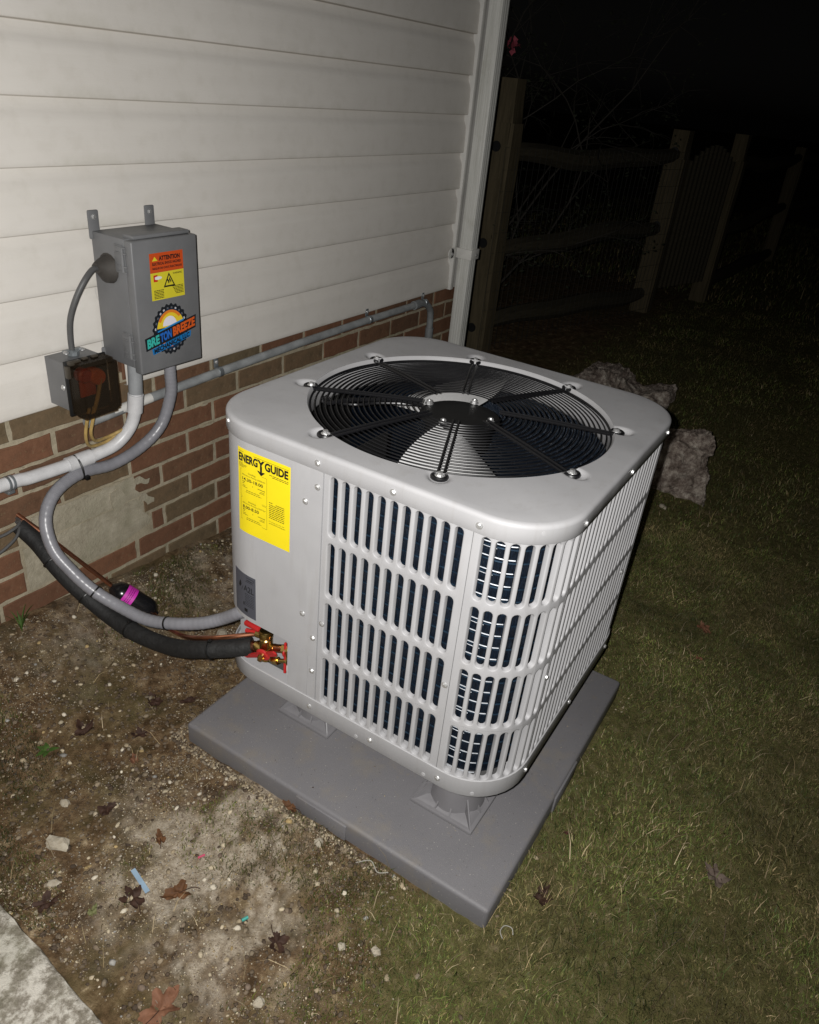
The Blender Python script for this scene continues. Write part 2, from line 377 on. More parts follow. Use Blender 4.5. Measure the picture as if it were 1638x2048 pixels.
def sandmask(x, y):
    d1 = 1.25*np.exp(-(((x+.54)/.13)**2+((y-.155)/.145)**2)); d2 = 1.0*np.exp(-(((x+.41)/.09)**2+((y-.20)/.11)**2))
    d3 = .45*np.exp(-(((x+.64)/.10)**2+((y+.02)/.12)**2)); d4 = .35*np.exp(-(((x-.05)/.5)**2+((y-.82)/.12)**2))
    return np.clip((d1*.95+d2*.7+d3*.6+d4*.8)*(.08+1.7*ss(.34, .66, fbm(x, y, 15, 5)))*(.35+1.1*ss(.35, .6, fbm(x+1, y+8, 60, 3))), 0, .85)
tone = np.stack([mask.ravel(), sandmask(X, Y).ravel(), np.zeros(mask.size)], 1)
g = npmesh('ground', V, Q, SOIL, tone, True); g['kind'] = 'structure'

# concrete walk along the bottom-left
SL = M()
def slab_edge(y): return -.806-.075*(.37-y)+.0012*sin(y*31)+.001*sin(y*83)
ys = np.linspace(-.9, .75, 66); vs = []; fs = []
prof = [(-1.6, -.060), (-.5, -.060), (-.10, -.060), (-.012, -.060), (-.003, -.063), (0, -.070), (.001, -.10), (.001, -.22)]
for j, y in enumerate(ys):
    for k, (dx, z) in enumerate(prof):
        w = noise.noise(Vector((y*40, k*3.1, 0)))*.0018 if 3 <= k < 7 else 0
        vs.append((slab_edge(y)+dx+w, y, z+(w*.6 if k < 6 else 0)))
K = len(prof)
for j in range(len(ys)-1):
    for k in range(K-1): fs.append((j*K+k, j*K+k+1, (j+1)*K+k+1, (j+1)*K+k))
fs.append(tuple(range(K))[::-1]+()); SL.add(vs, fs, True)
o = SL.build('concrete_path', CONC, None, sharp=50); o['kind'] = 'structure'

# ------------------------------------------------------------------ house: brick base, vinyl siding
YW = .9414; YB = .953; XE = 1.70
house = thing('house', 'house side wall with beige vinyl siding above a red brick base', 'house', (0, YB, 0))
b = M(); b.box((-3.2, YB+.0022, -.45), (XE-.002, YB+.20, .56)); b.build('mortar_bed', MORT, house)
b = M(); b.box((-3.2, YB+.014, .56), (XE-.002, YB+5.0, 2.9)); b.box((-3.2, YB+.21, -.45), (XE-.002, YB+5.0, .559)); b.build('wall_core', WTRIM, house)
b = M(); b.box((-3.4, YB-.35, 2.9), (XE+.3, YB+5.3, 3.02)); b.build('eave', WTRIM, house)
def rowtop(k): return .5345-.0665*(k-1) if k > 1 else .5345
bricks_v = []
def brick_obj(x0, x1, z0, z1, mi, proud=0.0):
    w = x1-x0; b = M(); y0 = YB-random.uniform(.0, .0026)-proud; out = []; hh = z1-z0
    nx_ = max(2, int(w/.026)); j_ = lambda a: random.gauss(0, a)
    for i in range(nx_): out.append((x0+w*i/nx_+(j_(.002) if i else 0), z0+j_(.0009)))
    for i in range(3): out.append((x1+j_(.0008), z0+hh*i/3))
    for i in range(nx_): out.append((x1-w*i/nx_+(j_(.002) if i else 0), z1+j_(.0009)))
    for i in range(3): out.append((x0+j_(.0008), z1-hh*i/3))
    cx_, cz_ = (x0+x1)/2, (z0+z1)/2; n_ = len(out); vs = []
    for k_, y_ in ((1.0, y0+.020), (1.0, y0+.0022), (0, y0)):
        for x_, z_ in out:
            if k_: vs.append((x_, y_, z_))
            else: vs.append((x_+(.0022 if x_ < cx_ else -.0022)+j_(.0003), y_+random.uniform(0, .0009), z_+(.0022 if z_ < cz_ else -.0022)+j_(.0003)))
    fs = [(L*n_+i, L*n_+(i+1) % n_, (L+1)*n_+(i+1) % n_, (L+1)*n_+i) for L in range(2) for i in range(n_)]+[tuple(range(2*n_, 3*n_))]
    b.add(vs, fs); return fixn(b.build('brick', BR[mi], house))
rb = random.Random(5)
for k in range(0, 11):
    zt = .5350-.0665*(k-1)-.0000; z1 = zt-.0050 if k > 1 else zt-.002; z0 = zt-.0665+.0058
    off = .0965 if k % 2 else .1985
    for i in range(-9, 10):
        x0 = off+.2035*i+.0058+rb.uniform(-.001, .001); x1 = off+.2035*(i+1)-.0058+rb.uniform(-.001, .001)
        mi = rb.choices([0, 1, 2], [5, 3, 3.2])[0]
        if x1 < -1.35 or x0 > XE-.01: continue
        x1 = min(x1, XE-.003)
        if k == 0 and not (-.11 < (x0+x1)/2 < .1): continue
        if 5 <= k <= 7:                                         # the blocked-up vent opening
            L = -.335 if k > 4 else 0; Rr = .004+.024*(k-5)
            if x0 >= L-.01 and x1 <= Rr+.03: continue
            if x0 < L < x1: x1 = L-.004
            elif x0 < Rr < x1: x0 = Rr+.002
            elif L < x0 and x1 < Rr: continue
            if x1-x0 < .025: continue
        brick_obj(x0, x1, z0, z1, mi)
# left-hand column beside the vent shown greenish
# blocked-up vent: two rough concrete courses with a crack between
def rough_poly(pts, y, depth, name, parent, mat, amp=.0035, sub=.012):
    P = []
    for i, a in enumerate(pts):
        b_ = pts[(i+1) % len(pts)]; n_ = max(1, int(hypot(b_[0]-a[0], b_[1]-a[1])/sub))
        for j in range(n_):
            t = j/n_; x = a[0]+(b_[0]-a[0])*t; z = a[1]+(b_[1]-a[1])*t
            P.append((x+noise.noise(Vector((x*60, z*60, 3)))*amp, z+noise.noise(Vector((x*60, z*60, 9)))*amp))
    b = M(); b.prism([(x, y, z) for x, z in P], (0, depth, 0)); return fixn(b.build(name, mat, parent))
rough_poly([(-.297, .198), (-.297, .268), (-.002, .268), (.012, .245), (.004, .225), (.022, .205), (.016, .200)], YB-.0005, .03, 'concrete_patch', house, PARGE)
rough_poly([(-.331, .072), (-.331, .192), (.018, .195), (.030, .165), (.024, .145), (.050, .118), (.046, .100), (-.10, .075)], YB+.0015, .03, 'concrete_patch', house, PARGE)
rough_poly([(-.075, .245), (-.045, .252), (-.032, .225), (-.036, .190), (-.055, .182), (-.075, .200)], YB-.0035, .02, 'mortar_lump', house, PARGE)
for pts in ([(.004, .258), (.022, .262), (.034, .248), (.052, .240), (.050, .230), (.030, .230), (.018, .240), (.006, .240)],
            [(.015, .202), (.034, .204), (.044, .190), (.062, .176), (.060, .164), (.040, .164), (.030, .178), (.016, .186)]):
    rough_poly(pts, YB-.0020, .02, 'mortar_smear', house, PARGE, .006, .005)
for q in range(26):                                            # dabs of mortar squeezed over the brick edges
    k = rb.randint(1, 6); x = rb.uniform(-.42, 1.0) if q > 8 else rb.uniform(-.4, .35); z = .5350-.0665*k+rb.uniform(-.004, .004)
    if -.34 < x < .05 and k >= 5: continue
    w = rb.uniform(.012, .035); h = rb.uniform(.003, .006)
    rough_poly([(x-w, z-h*.3), (x-w*.3, z+h*.8), (x+w*.6, z+h*.5), (x+w, z-h*.2), (x+w*.3, z-h), (x-w*.5, z-h*.8)], YB-.0017, .006, 'mortar_dab', house, MORT, .002, .005)
# siding boards
SP = .127; ZS = .529
sprof = [(0, .0135), (.0005, .0), (.003, -.0015), (.012, -.0012), (.082, .0008), (.092, .0030), (.101, .0085), (.109, .0125), (.128, .0135), (.134, .0138)]
def board(x0, x1, z):
    b = M(); vs = []; fs = []
    xs = np.linspace(x0, x1, max(2, int((x1-x0)/.05)+1)); K = len(sprof)
    ph = rb.uniform(0, 9)
    for x in xs:
        w = (sin(x*3.1+ph)+.6*sin(x*7.3+ph*2))*.0009
        for h, d in sprof: vs.append((x, YW+d+w*(1 if h < .1 else .3), z+h))
    for i in range(len(xs)-1):
        for k in range(K-1): fs.append((i*K+k, (i+1)*K+k, (i+1)*K+k+1, i*K+k+1))
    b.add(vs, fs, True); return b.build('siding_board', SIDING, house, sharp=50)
for k in range(18):
    z = ZS+SP*k
    if k == 0: board(-3.2, -.047, z); board(.001, 1.610, z)
    elif k == 1: board(-3.2, -.049, z); board(-.047, 1.610, z)
    else: board(-3.2, 1.610, z)
# corner post of the siding
b = M(); b.box((1.606, YW-.012, ZS-.004), (1.630, YW+.02, 2.85), .002); b.box((1.6305, YW-.002, ZS-.002), (1.712, YW+.024, 2.85), .002)
b.box((XE+.0, YW+.025, ZS), (XE+.014, YW+.11, 2.85), .002); b.build('corner_trim', WTRIM, house)
# brick return behind the corner
# ------------------------------------------------------------------ downspout
ds = thing('downspout', 'white rectangular downspout running down the house corner', 'downspout', (1.645, .89, gz1(1.65, .89)))
b = M(); zb = gz1(1.65, .89)
px = []
b.box((1.618, .862, zb+.12), (1.672, .918, 2.75), .005, 2)
for i, yy in enumerate((.872, .882, .892, .902)): b.box((1.6172, yy-.0022, zb+.13), (1.6185, yy+.0022, 2.7), .0004, 1)
for i, xx in enumerate((1.630, 1.645, 1.660)): b.box((xx-.003, .8612, zb+.13), (xx+.003, .8625, 2.7), .0004, 1)
b.build('pipe', DSP, ds)
b = M(); b.box((1.612, .855, .655), (1.678, .925, .695), .003); b.box((1.575, .925, .655), (1.630, .9285, .695), .0012)
b.lathe([(.020, 0), (.020, .0035)], 20, (1.575, .9285, .675), (0, -1, 0)); st = b.build('strap', WTRIM, ds)
place(SCREW, 'screw', st, (1.655, .8545, .672), (0, -1, 0)); place(SCREW, 'screw', st, (1.579, .924, .672), (0, -1, 0))
b = M(); b.tube([(1.645, .89, zb+.13), (1.64, .87, zb+.08), (1.62, .80, zb+.05), (1.60, .70, zb+.035)], .032, 12); b.build('elbow', DSP, ds)

# ------------------------------------------------------------------ equipment pad
CTR = (.11552, .05806); TH = .0151
def VW(u, v, z): c, s = cos(TH), sin(TH); return (CTR[0]+c*u-s*v, CTR[1]+s*u+c*v, z)
ZP = -.0445
pad = thing('equipment_pad', 'dark grey square plastic equipment pad on the dirt under the unit', 'pad', VW(-.053, -.021, ZP-.078), TH, frame=(-.053, -.021, ZP-.078))
b = M(); h = .3858; b.box((-.053-h, -.021-h, ZP-.078), (-.053+h, -.021+h, ZP), .008, 3); b.build('slab', PAD, pad)
b = M()
for sx, sy in ((-1, 0), (1, 0), (0, -1), (0, 1)):
    w, t = .065, .0035
    for q in (0,):
        cx, cy = -.053+sx*(h+t/2-.001), -.021+sy*(h+t/2-.001)
        b = M(); b.box((cx-(t if sx else w), cy-(t if sy else w), ZP-.062), (cx+(t if sx else w), cy+(t if sy else w), ZP-.006), .003, 2); b.build('edge_tab', PAD, pad)

# ------------------------------------------------------------------ risers under the unit
def riser_meshes():
    P = []
    b = M(); s = .0725
    b.box((-s, -s, 0), (s, s, .010), .003)                          # flat foot
    b.add([(-s+.008, -s+.008, .010), (s-.008, -s+.008, .010), (s-.008, s-.008, .010), (-s+.008, s-.008, .010), (-.05, -.05, .018), (.05, -.05, .018), (.05, .05, .018), (-.05, .05, .018)],
          [(0, 1, 5, 4), (1, 2, 6, 5), (2, 3, 7, 6), (3, 0, 4, 7), (4, 5, 6, 7)])
    P.append(('base_plate', b))
    b = M(); b.lathe([(.060, .012), (.057, .075), (.057, .077), (.0615, .079), (.0615, .100), (.056, .102), (.056, .139)], 40); P.append(('cylinder', b))
    g_ = []
    for k in range(12):
        a = k*pi/6+pi/4; corner = k % 3 == 0
        L = .098 if corner else (.072/max(abs(cos(a)), abs(sin(a)))-.006); hh = .062 if corner else .038; t = .0016
        d = Vector((cos(a), sin(a), 0)); n_ = Vector((-sin(a), cos(a), 0))
        b = M(); pts = [d*.052+Vector((0, 0, .010)), d*L+Vector((0, 0, .010)), d*L*.97+Vector((0, 0, .014)), d*.052+Vector((0, 0, hh))]
        b.prism([p-n_*t for p in pts], n_*2*t); P.append(('gusset', b))
    return P
rpos = [(-.243, -.231, 'grey plastic riser under the near rounded corner of the unit'), (-.215, .153, 'grey plastic riser on the pad below the refrigerant valves'),
        (.175, -.231, 'grey plastic riser under the far right corner of the unit'), (.175, .153, 'grey plastic riser under the far corner near the wall')]
RP = riser_meshes(); rme = None
for i, (u, v, lab) in enumerate(rpos):
    r = thing('equipment_riser', lab, 'riser', VW(u, v, ZP+.0005), TH, 'plastic risers lifting the unit off its pad', frame=(0, 0, 0))
    if i == 0:
        first = [bb.build(n_, RIS, r, sharp=30, origin=(0, 0, 0)) for n_, bb in RP]
        for f_ in first: fixn(f_)
    else:
        for f_ in first:
            c_ = f_.copy(); COL.objects.link(c_); c_.parent = r

# ------------------------------------------------------------------ the outdoor unit (local frame: origin at its centre, -X louvred face, +Y wall side)
H = .3565; R_ = .120; FL = H-R_; AL = R_*pi/2
unit = thing('condenser_unit', 'grey outdoor heat pump with slotted side panels and black fan grille on top', 'heat pump', VW(0, 0, .0), TH, frame=(0, 0, 0))
def peri(s, z, out=0.0, H=H, R=R_):
    """point on the rounded-square shell: s = 0 at the middle of the louvred face, growing toward the wall side"""
    F = H-R; A = R*pi/2; per = 4*(2*F+A); s = (s+F) % per; side = int(s//(2*F+A)); t = s-side*(2*F+A)
    if t <= 2*F: p = Vector((-H-out, -F+t, 0))
    else:
        a = (t-2*F)/R; p = Vector((-F-(R+out)*cos(a), F+(R+out)*sin(a), 0))
    for _ in range(side): p = Vector((p.y, -p.x, 0))
    return (p.x, p.y, z)
def perin(s, H=H, R=R_):
    a = Vector(peri(s, 0, 0)); b_ = Vector(peri(s, 0, .01)); return tuple((b_-a).normalized())
SH = .120; SW = .0154; ROWS = [.6045, .4702, .3360, .2015]; PZ0, PZ1 = .120, .676
def louvre(name, s0, s1, first, pitch, ncol, gap=.0006):
    """sheet panel s0..s1 (s0<s1) with ncol slots per row, rolled slot edges"""
    b = M(); s0 += gap; s1 -= gap; mar = (.13433-SH)/2
    def P(s, z, o=0): return peri(s, z, o)
    left = first-pitch/2; right_ = first+pitch*(ncol-1)+pitch/2
    r = SW/2; hs_ = SH/2-r
    for zc in ROWS:
        for c_ in range(ncol):
            sc = first+pitch*c_; ring = []; outer = []
            top = zc+SH/2+mar; bot = zc-SH/2-mar; p2 = pitch/2
            for a, ox, oz in ((0, p2, zc+hs_), (30, p2, zc+hs_+(top-zc-hs_)*.5), (60, p2, top), (90, 0, top), (120, -p2, top), (150, -p2, zc+hs_+(top-zc-hs_)*.5), (180, -p2, zc+hs_)):
                ring.append((cos(RD(a)), sin(RD(a)), zc+hs_)); outer.append((sc+ox, oz))
            for a, ox, oz in ((180, -p2, zc-hs_), (210, -p2, zc-hs_-(zc-hs_-bot)*.5), (240, -p2, bot), (270, 0, bot), (300, p2, bot), (330, p2, zc-hs_-(zc-hs_-bot)*.5), (360, p2, zc-hs_)):
                ring.append((cos(RD(a)), sin(RD(a)), zc-hs_)); outer.append((sc+ox, oz))
            n_ = len(ring); vs = [P(*q) for q in outer]
            for dr, do in ((.0024, 0), (.0016, -.0002), (.0007, -.0008), (.0001, -.0018), (0, -.0110)):
                vs += [P(sc+q[0]*(r+dr), q[2]+q[1]*(r+dr), do) for q in ring]
            fs = []
            for L in range(5):
                for k in range(n_): fs.append((L*n_+k, L*n_+(k+1) % n_, (L+1)*n_+(k+1) % n_, (L+1)*n_+k))
            b.add(vs, fs, True)
    # plain borders
    def strip(a, c_, z0, z1, step):
        n_ = max(1, int(round((c_-a)/step))); xs = [a+(c_-a)*i/n_ for i in range(n_+1)]
        vs = []; 
        for x in xs: vs += [P(x, z0), P(x, z1)]
        b.add(vs, [(2*i, 2*i+2, 2*i+3, 2*i+1) for i in range(n_)], True)
    zt_ = ROWS[0]+SH/2+mar; zb_ = ROWS[-1]-SH/2-mar
    strip(left, right_, zt_, PZ1, pitch/2); strip(left, right_, PZ0, zb_, pitch/2)
    for a, c_ in ((s0, left), (right_, s1)):
        if c_-a > 1e-4:
            zz = [PZ0, zb_]+[v_ for zc in ROWS[::-1] for v_ in (zc+0, )]+[zt_, PZ1]
            strip(a, c_, PZ0, PZ1, .008)
    # returned edges at the seams
    for s_ in (s0, s1): b.add([P(s_, PZ0), P(s_, PZ1), P(s_, PZ1, -.012), P(s_, PZ0, -.012)], [(0, 1, 2, 3)])
    o = b.build(name, UNIT, unit, sharp=40)
    return fixn_out(o)
def fixn_out(o): return o
PIT = .0245
louvre('louvre_panel', -.2235, .0675, -.1985, PIT, 11)
louvre('louvre_panel', -.4265, -.2235, -.2460-7*.0236, .0236, 8)
louvre('louvre_panel', -.4265-.474-.001, -.4265, -.4425-18*PIT, PIT, 19)
louvre('louvre_panel', -.4265-.474-.001-.190, -.4275-.474, -.925-7*.0213, .0213, 8)
louvre('louvre_panel', -.4265-.474*2-.001-.190, -.4275-.474-.190, -1.108-18*PIT, PIT, 19)
louvre('louvre_panel', -.4265-.474*2-.001-.190*2, -.4275-.474*2-.190, -1.60-7*.0213, .0213, 8)
louvre('louvre_panel', .43, .90, .445, PIT, 18)
# smooth sheet helper
def sheet(name, s0, s1, z0, z1, out, mat, parent, thick=.0012, step=.008, label=None):
    b = M(); n_ = max(1, int(round((s1-s0)/step))); xs = [s0+(s1-s0)*i/n_ for i in range(n_+1)]; vs = []
    for x in xs: vs += [peri(x, z0, out), peri(x, z1, out), peri(x, z0, out-thick), peri(x, z1, out-thick)]
    fs = []
    for i in range(n_):
        a = 4*i; c_ = a+4
        fs += [(a, a+1, c_+1, c_), (a+2, c_+2, c_+3, a+3), (a+1, a+3, c_+3, c_+1), (a, c_, c_+2, a+2)]
    fs += [(0, 2, 3, 1), (4*n_, 4*n_+1, 4*n_+3, 4*n_+2)]
    b.add(vs, fs, True); return fixn(b.build(name, mat, parent, sharp=40, label=label))
svc = sheet('service_panel', .0965, .4295, .2575, .676, .0008, UNIT, unit, .012, label='smooth wraparound panel carrying the yellow label')
sheet('side_strip', .0680, .0960, .2500, .676, .0022, UNIT, unit, .010)
sheet('corner_post', .0690, .0895, .1260, .2485, .0002, UNIT, unit, .010)
sheet('lower_panel', .0900, .1420, .1260, .2565, .0004, UNIT, unit, .0015)
# the return of the lower panel into the valve recess, recess back
b = M(); b.box((-H+.002, .1405, .1262), (-.3005, .1420, .2565)); b.build('recess_wall', UNIT, unit)
b = M(); b.box((-.302, .142, .1262), (-.300, .322, .2565)); b.box((-.300, .320, .1262), (.15, .322, .2565)); b.build('valve_plate', UNIT, unit)
# base pan: rim and floor
b = M(); NS = 144; per = 4*(2*FL+AL)
bprof = [(-.012, .097), (.0015, .097), (.0025, .0985), (.0025, .1395), (.0012, .1405), (-.0005, .1405), (-.0005, .128), (-.006, .1255)]
vs = []; fs = []
for i in range(NS):
    for o_, z in bprof: vs.append(peri(per*i/NS, z, o_))
K = len(bprof)
for i in range(NS):
    for k in range(K-1): j = (i+1) % NS; fs.append((i*K+k, i*K+k+1, j*K+k+1, j*K+k))
fs.append(tuple(i*K+K-1 for i in range(NS))); fs.append(tuple(i*K for i in range(NS))[::-1]); b.add(vs, fs, True)
fixn(b.build('base_pan', UNIT, unit, sharp=40))
# top cover: rounded square sheet with the round fan opening, pockets for the grille bolts, drip lip
RB = .3109; PHI = 1.1829; RO = .3065; TZ = .7040
bolts = [(-cos(PHI-i*pi/4)*RB, sin(PHI-i*pi/4)*RB) for i in range(8)]
b = M(); NA = 512
def rrect(a, Hh, Rr):
    dx, dy = cos(a), sin(a); F = Hh-Rr
    ax, ay = abs(dx), abs(dy); t = Hh/max(ax, ay)
    if ax*t > F and ay*t > F:
        B_ = (ax+ay)*F; C_ = 2*F*F-Rr*Rr; t = B_+math.sqrt(max(0, B_*B_-C_))
    return dx*t, dy*t
loops = []
rad = [RO]+[RO+.004*k for k in range(1, 11)]
for r in rad: loops.append([(cos(2*pi*i/NA)*r, sin(2*pi*i/NA)*r, TZ) for i in range(NA)])
HT = H+.0045; last = rad[-1]
base = [(cos(2*pi*i/NA), sin(2*pi*i/NA)) for i in range(NA)]
for t in (.25, .5, .75):
    L = []
    for i in range(NA):
        x, y = rrect(2*pi*i/NA, HT-.0082, R_-.004); a, c_ = base[i]; 
        L.append((a*last+(x-a*last)*t, c_*last+(y-c_*last)*t, TZ))
    loops.append(L)
for dh, dz in ((.0080, 0), (.0074, -.0001), (.0044, -.0008), (.0020, -.0024), (.0005, -.0048), (0, -.0078), (0, -.0084), (0, -.034), (.0012, -.0352), (.0035, -.0345)):
    loops.append([(*rrect(2*pi*i/NA, HT-dh, R_+.003-dh*.6), TZ+dz) for i in range(NA)])
vs = []; fs = []
for L in loops:
    for x, y, z in L:
        if z == TZ:
            for bx, by in bolts:
                ux, uy = bx/RB, by/RB; dx, dy = x-bx-ux*.007, y-by-uy*.007
                d = hypot((dx*ux+dy*uy)/1.0, (dx*-uy+dy*ux)/.78)/.0245
                if d < 1.15: z -= .0080*(1-float(ss(np.array(.66), np.array(1.12), np.array(d))))
        vs.append((x, y, z))
for k in range(len(loops)-1):
    for i in range(NA): j = (i+1) % NA; fs.append((k*NA+i, k*NA+j, (k+1)*NA+j, (k+1)*NA+i))
# the opening's rolled throat
th_ = [(RO, TZ-.0002), (RO-.003, TZ-.004), (RO-.004, TZ-.012), (RO-.004, TZ-.052), (RO+.002, TZ-.064), (RO+.016, TZ-.070)]
b.add(vs, fs, True)
b2 = M(); vs = []; fs = []
for r, z in th_:
    for i in range(128): a = 2*pi*i/128; vs.append((cos(a)*r, sin(a)*r, z))
for k in range(len(th_)-1):
    for i in range(128): j = (i+1) % 128; fs.append((k*128+i, k*128+j, (k+1)*128+j, (k+1)*128+i))
b2.add(vs, fs, True)
cap = b.build('top_cover', UNIT, unit, sharp=60); b2.build('fan_throat', UNIT, cap, sharp=60)
# coil: dark blue finned wall inside the louvres
b = M(); Hc, Rc = H-.030, R_-.028
def coilp(s, z, o=0.0): return peri(s, z, o, Hc, Rc)
s0, s1 = -1.75, .085; n_ = 200; zr = .13
profc = []
while zr < .67:
    profc += [(zr, 0), (zr+.0100, 0.0006), (zr+.0215, 0)]; zr += .0254
vs = []; fs = []
for i in range(n_+1):
    s_ = s0+(s1-s0)*i/n_
    for z, o_ in profc: vs.append(coilp(s_, z, o_))
K = len(profc)
for i in range(n_):
    for k in range(K-1): fs.append((i*K+k, (i+1)*K+k, (i+1)*K+k+1, i*K+k+1))
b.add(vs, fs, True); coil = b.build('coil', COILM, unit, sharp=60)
b = M()
for q in range(21):
    z = .13+.0254*q+.0230
    if z > .672: break
    pts = [coilp(-1.0+(1.075)*i/90, z, .0012) for i in range(91)]
    b.tube(pts, .0016, 6)
b.build('tube_row', RIDGE, coil)
b = M()
for q in range(21):
    z = .13+.0254*q+.0105
    if z > .672: break
    b.tube([coilp(-.284+(.068)*i/8, z, .012+.0008*sin(i)) for i in range(9)], .0011, 8)
    if q % 2: b.tube([coilp(-.255+(.036)*i/8, z+.0127, .006) for i in range(9)], .0006, 6)
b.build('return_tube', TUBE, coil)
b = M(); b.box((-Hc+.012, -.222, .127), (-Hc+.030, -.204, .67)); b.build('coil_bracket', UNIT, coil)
# inner lining so that nothing shows through the service side
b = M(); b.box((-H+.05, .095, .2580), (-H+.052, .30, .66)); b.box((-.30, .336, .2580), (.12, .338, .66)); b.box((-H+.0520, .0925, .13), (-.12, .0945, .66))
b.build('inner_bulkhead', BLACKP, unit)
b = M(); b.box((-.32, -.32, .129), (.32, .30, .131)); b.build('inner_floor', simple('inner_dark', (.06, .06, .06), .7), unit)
# fan: three wide blades on a hub, motor above
fan = M(); fan.lathe([(.045, .615), (.062, .625), (.062, .655), (.045, .665)], 32); hub = fan.build('fan_hub', BLACKP, unit)
for k in range(2):
    a0 = RD(205+180*k); vs = []; fs = []; NR, NT = 10, 12
    for i in range(NR+1):
        r = .050+(.283-.050)*i/NR
        wid = RD(62)*(1.0-.10*(i/NR)) ; sh = RD(8)*(i/NR)
        for j in range(NT+1):
            t = j/NT-.5; a = a0+sh+wid*t
            z = .668-.085*t*(.45+.55*(i/NR))+.010*cos(t*pi)-.12*(r-.05)
            rr = r*(1-.10*max(0, abs(t)*2-.55)**1.3*(i/NR))
            vs.append((cos(a)*rr, sin(a)*rr, z))
    for i in range(NR):
        for j in range(NT): p_ = i*(NT+1)+j; fs.append((p_, p_+1, p_+NT+2, p_+NT+1))
    bb = M(); bb.add(vs, fs, True); bb.build('blade', FANM, hub)
b = M(); b.lathe([(.030, .60), (.060, .64), (.066, .645), (.066, .676), (.080, .678), (.082, .681), (.082, .6835), (.074, .6865), (.05, .688)], 48); b.build('motor_cover', BLACKP, unit, sharp=50)
for k in range(4):
    a = k*pi/2+.03; p0 = (cos(a)*.070+.004, sin(a)*.070+.004)
    bb = M(); bb.lathe([(.0026, .688), (.0026, .698)], 8, (p0[0], p0[1], 0)); bb.lathe([(.0060, .690), (.0060, .696)], 6, (p0[0], p0[1], 0), smooth=False); bb.lathe([(.0090, .688), (.0090, .6895)], 16, (p0[0], p0[1], 0))
    bb.build('motor_stud', STEEL, unit)
# black wire grille
grille = M()
NR = 21; r0, r1 = .088, .3030
for k in range(NR):
    r = r0+(r1-r0)*k/(NR-1); zz = .692+.010*(1-(r/r1)**2)
    n_ = 96 if r > .15 else 64
    grille.tube([(cos(2*pi*i/n_)*r, sin(2*pi*i/n_)*r, zz) for i in range(n_)], .00150 if k < NR-1 else .0034, 6, closed=True)
gr = grille.build('fan_grille', BLACKW, unit)
for i, (bx, by) in enumerate(bolts):
    d = Vector((bx/RB, by/RB, 0)); nn = Vector((-d.y, d.x, 0)); bb = M()
    for sgn in (-1, 1):
        pts = []
        for t in range(9):
            r = .078+(.306-.078)*t/8; pts.append(d*r+nn*sgn*(.0055)+Vector((0, 0, .692+.010*(1-(r/r1)**2)+.0028)))
        bb.tube(pts, .0028, 6)
    loop = [d*RB+(d*cos(a)+nn*sin(a))*.0120+Vector((0, 0, .6990)) for a in [RD(-150+300*q/14) for q in range(15)]]
    loop = [d*.304+nn*-.0052+Vector((0, 0, .690))]+loop+[d*.304+nn*.0052+Vector((0, 0, .690))]
    bb.tube(loop, .0042, 8); bb.build('spoke', BLACKW, gr)
    w_ = M(); w_.lathe([(.0085, 0), (.0085, .0016)], 18, (bx, by, .7000)); w_.build('washer', STEEL, unit)
    place(BOLT, 'grille_bolt', unit, (bx, by, .7015), (0, 0, 1), spin=random.uniform(0, 1))
b = M(); b.tube(catmull([(-.10, .268, .674), (-.13, .235, .680), (-.10, .215, .684), (-.06, .185, .682), (-.03, .15, .684), (-.012, .11, .684), (-.005, .085, .682)]), .0045, 8)
b.tube(catmull([(-.085, .272, .672), (-.10, .245, .672), (-.085, .20, .674), (-.05, .17, .676), (-.02, .13, .678), (0, .09, .680)]), .0035, 8); b.build('motor_cable', BLACKG, unit)
# screws on lip, base rim and panels
ZL = .6835
for s_ in (.0790, -.0750, -.2330, .30): place(SCREW, 'screw', unit, peri(s_, ZL if s_ != .30 else .690, .0045), perin(s_), random.uniform(0, 1))
for u_ in (-.240, -.002, .237): place(SCREW, 'screw', unit, (u_, -H-.0045, ZL), (0, -1, 0), random.uniform(0, 1))
for s_ in (.0800, -.0730, -.2300): place(SCREW, 'screw', unit, peri(s_, .117, .0025), perin(s_), random.uniform(0, 1))
for u_ in (-.236, -.004, .231): place(SCREW, 'screw', unit, (u_, -H-.0025, .117), (0, -1, 0), random.uniform(0, 1))
for s_, z in ((.0790, .636), (.1060, .597), (.1060, .346), (.0780, .300), (.0785, .214), (.0585, .344), (-.2150, .345)): place(SCREW, 'screw', unit, peri(s_, z, .0022 if .07 < s_ < .09 and z > .25 else .0009), perin(s_), random.uniform(0, 1))
for u_, z in ((-.240, .359), (.186, .360)): place(SCREW, 'screw', unit, (u_, -H-.0005, z), (0, -1, 0), random.uniform(0, 1))
for s_, z in ((-.30, .107), (-.04, .107), (-.20, .107), (-.33, .690)):
    bb = M(); n_ = perin(s_); bb.lathe([(.0045, 0), (.0040, .0008), (.001, .0010)], 14, peri(s_, z, .0025 if z < .5 else .0045), n_); bb.build('dimple', UNIT, unit)
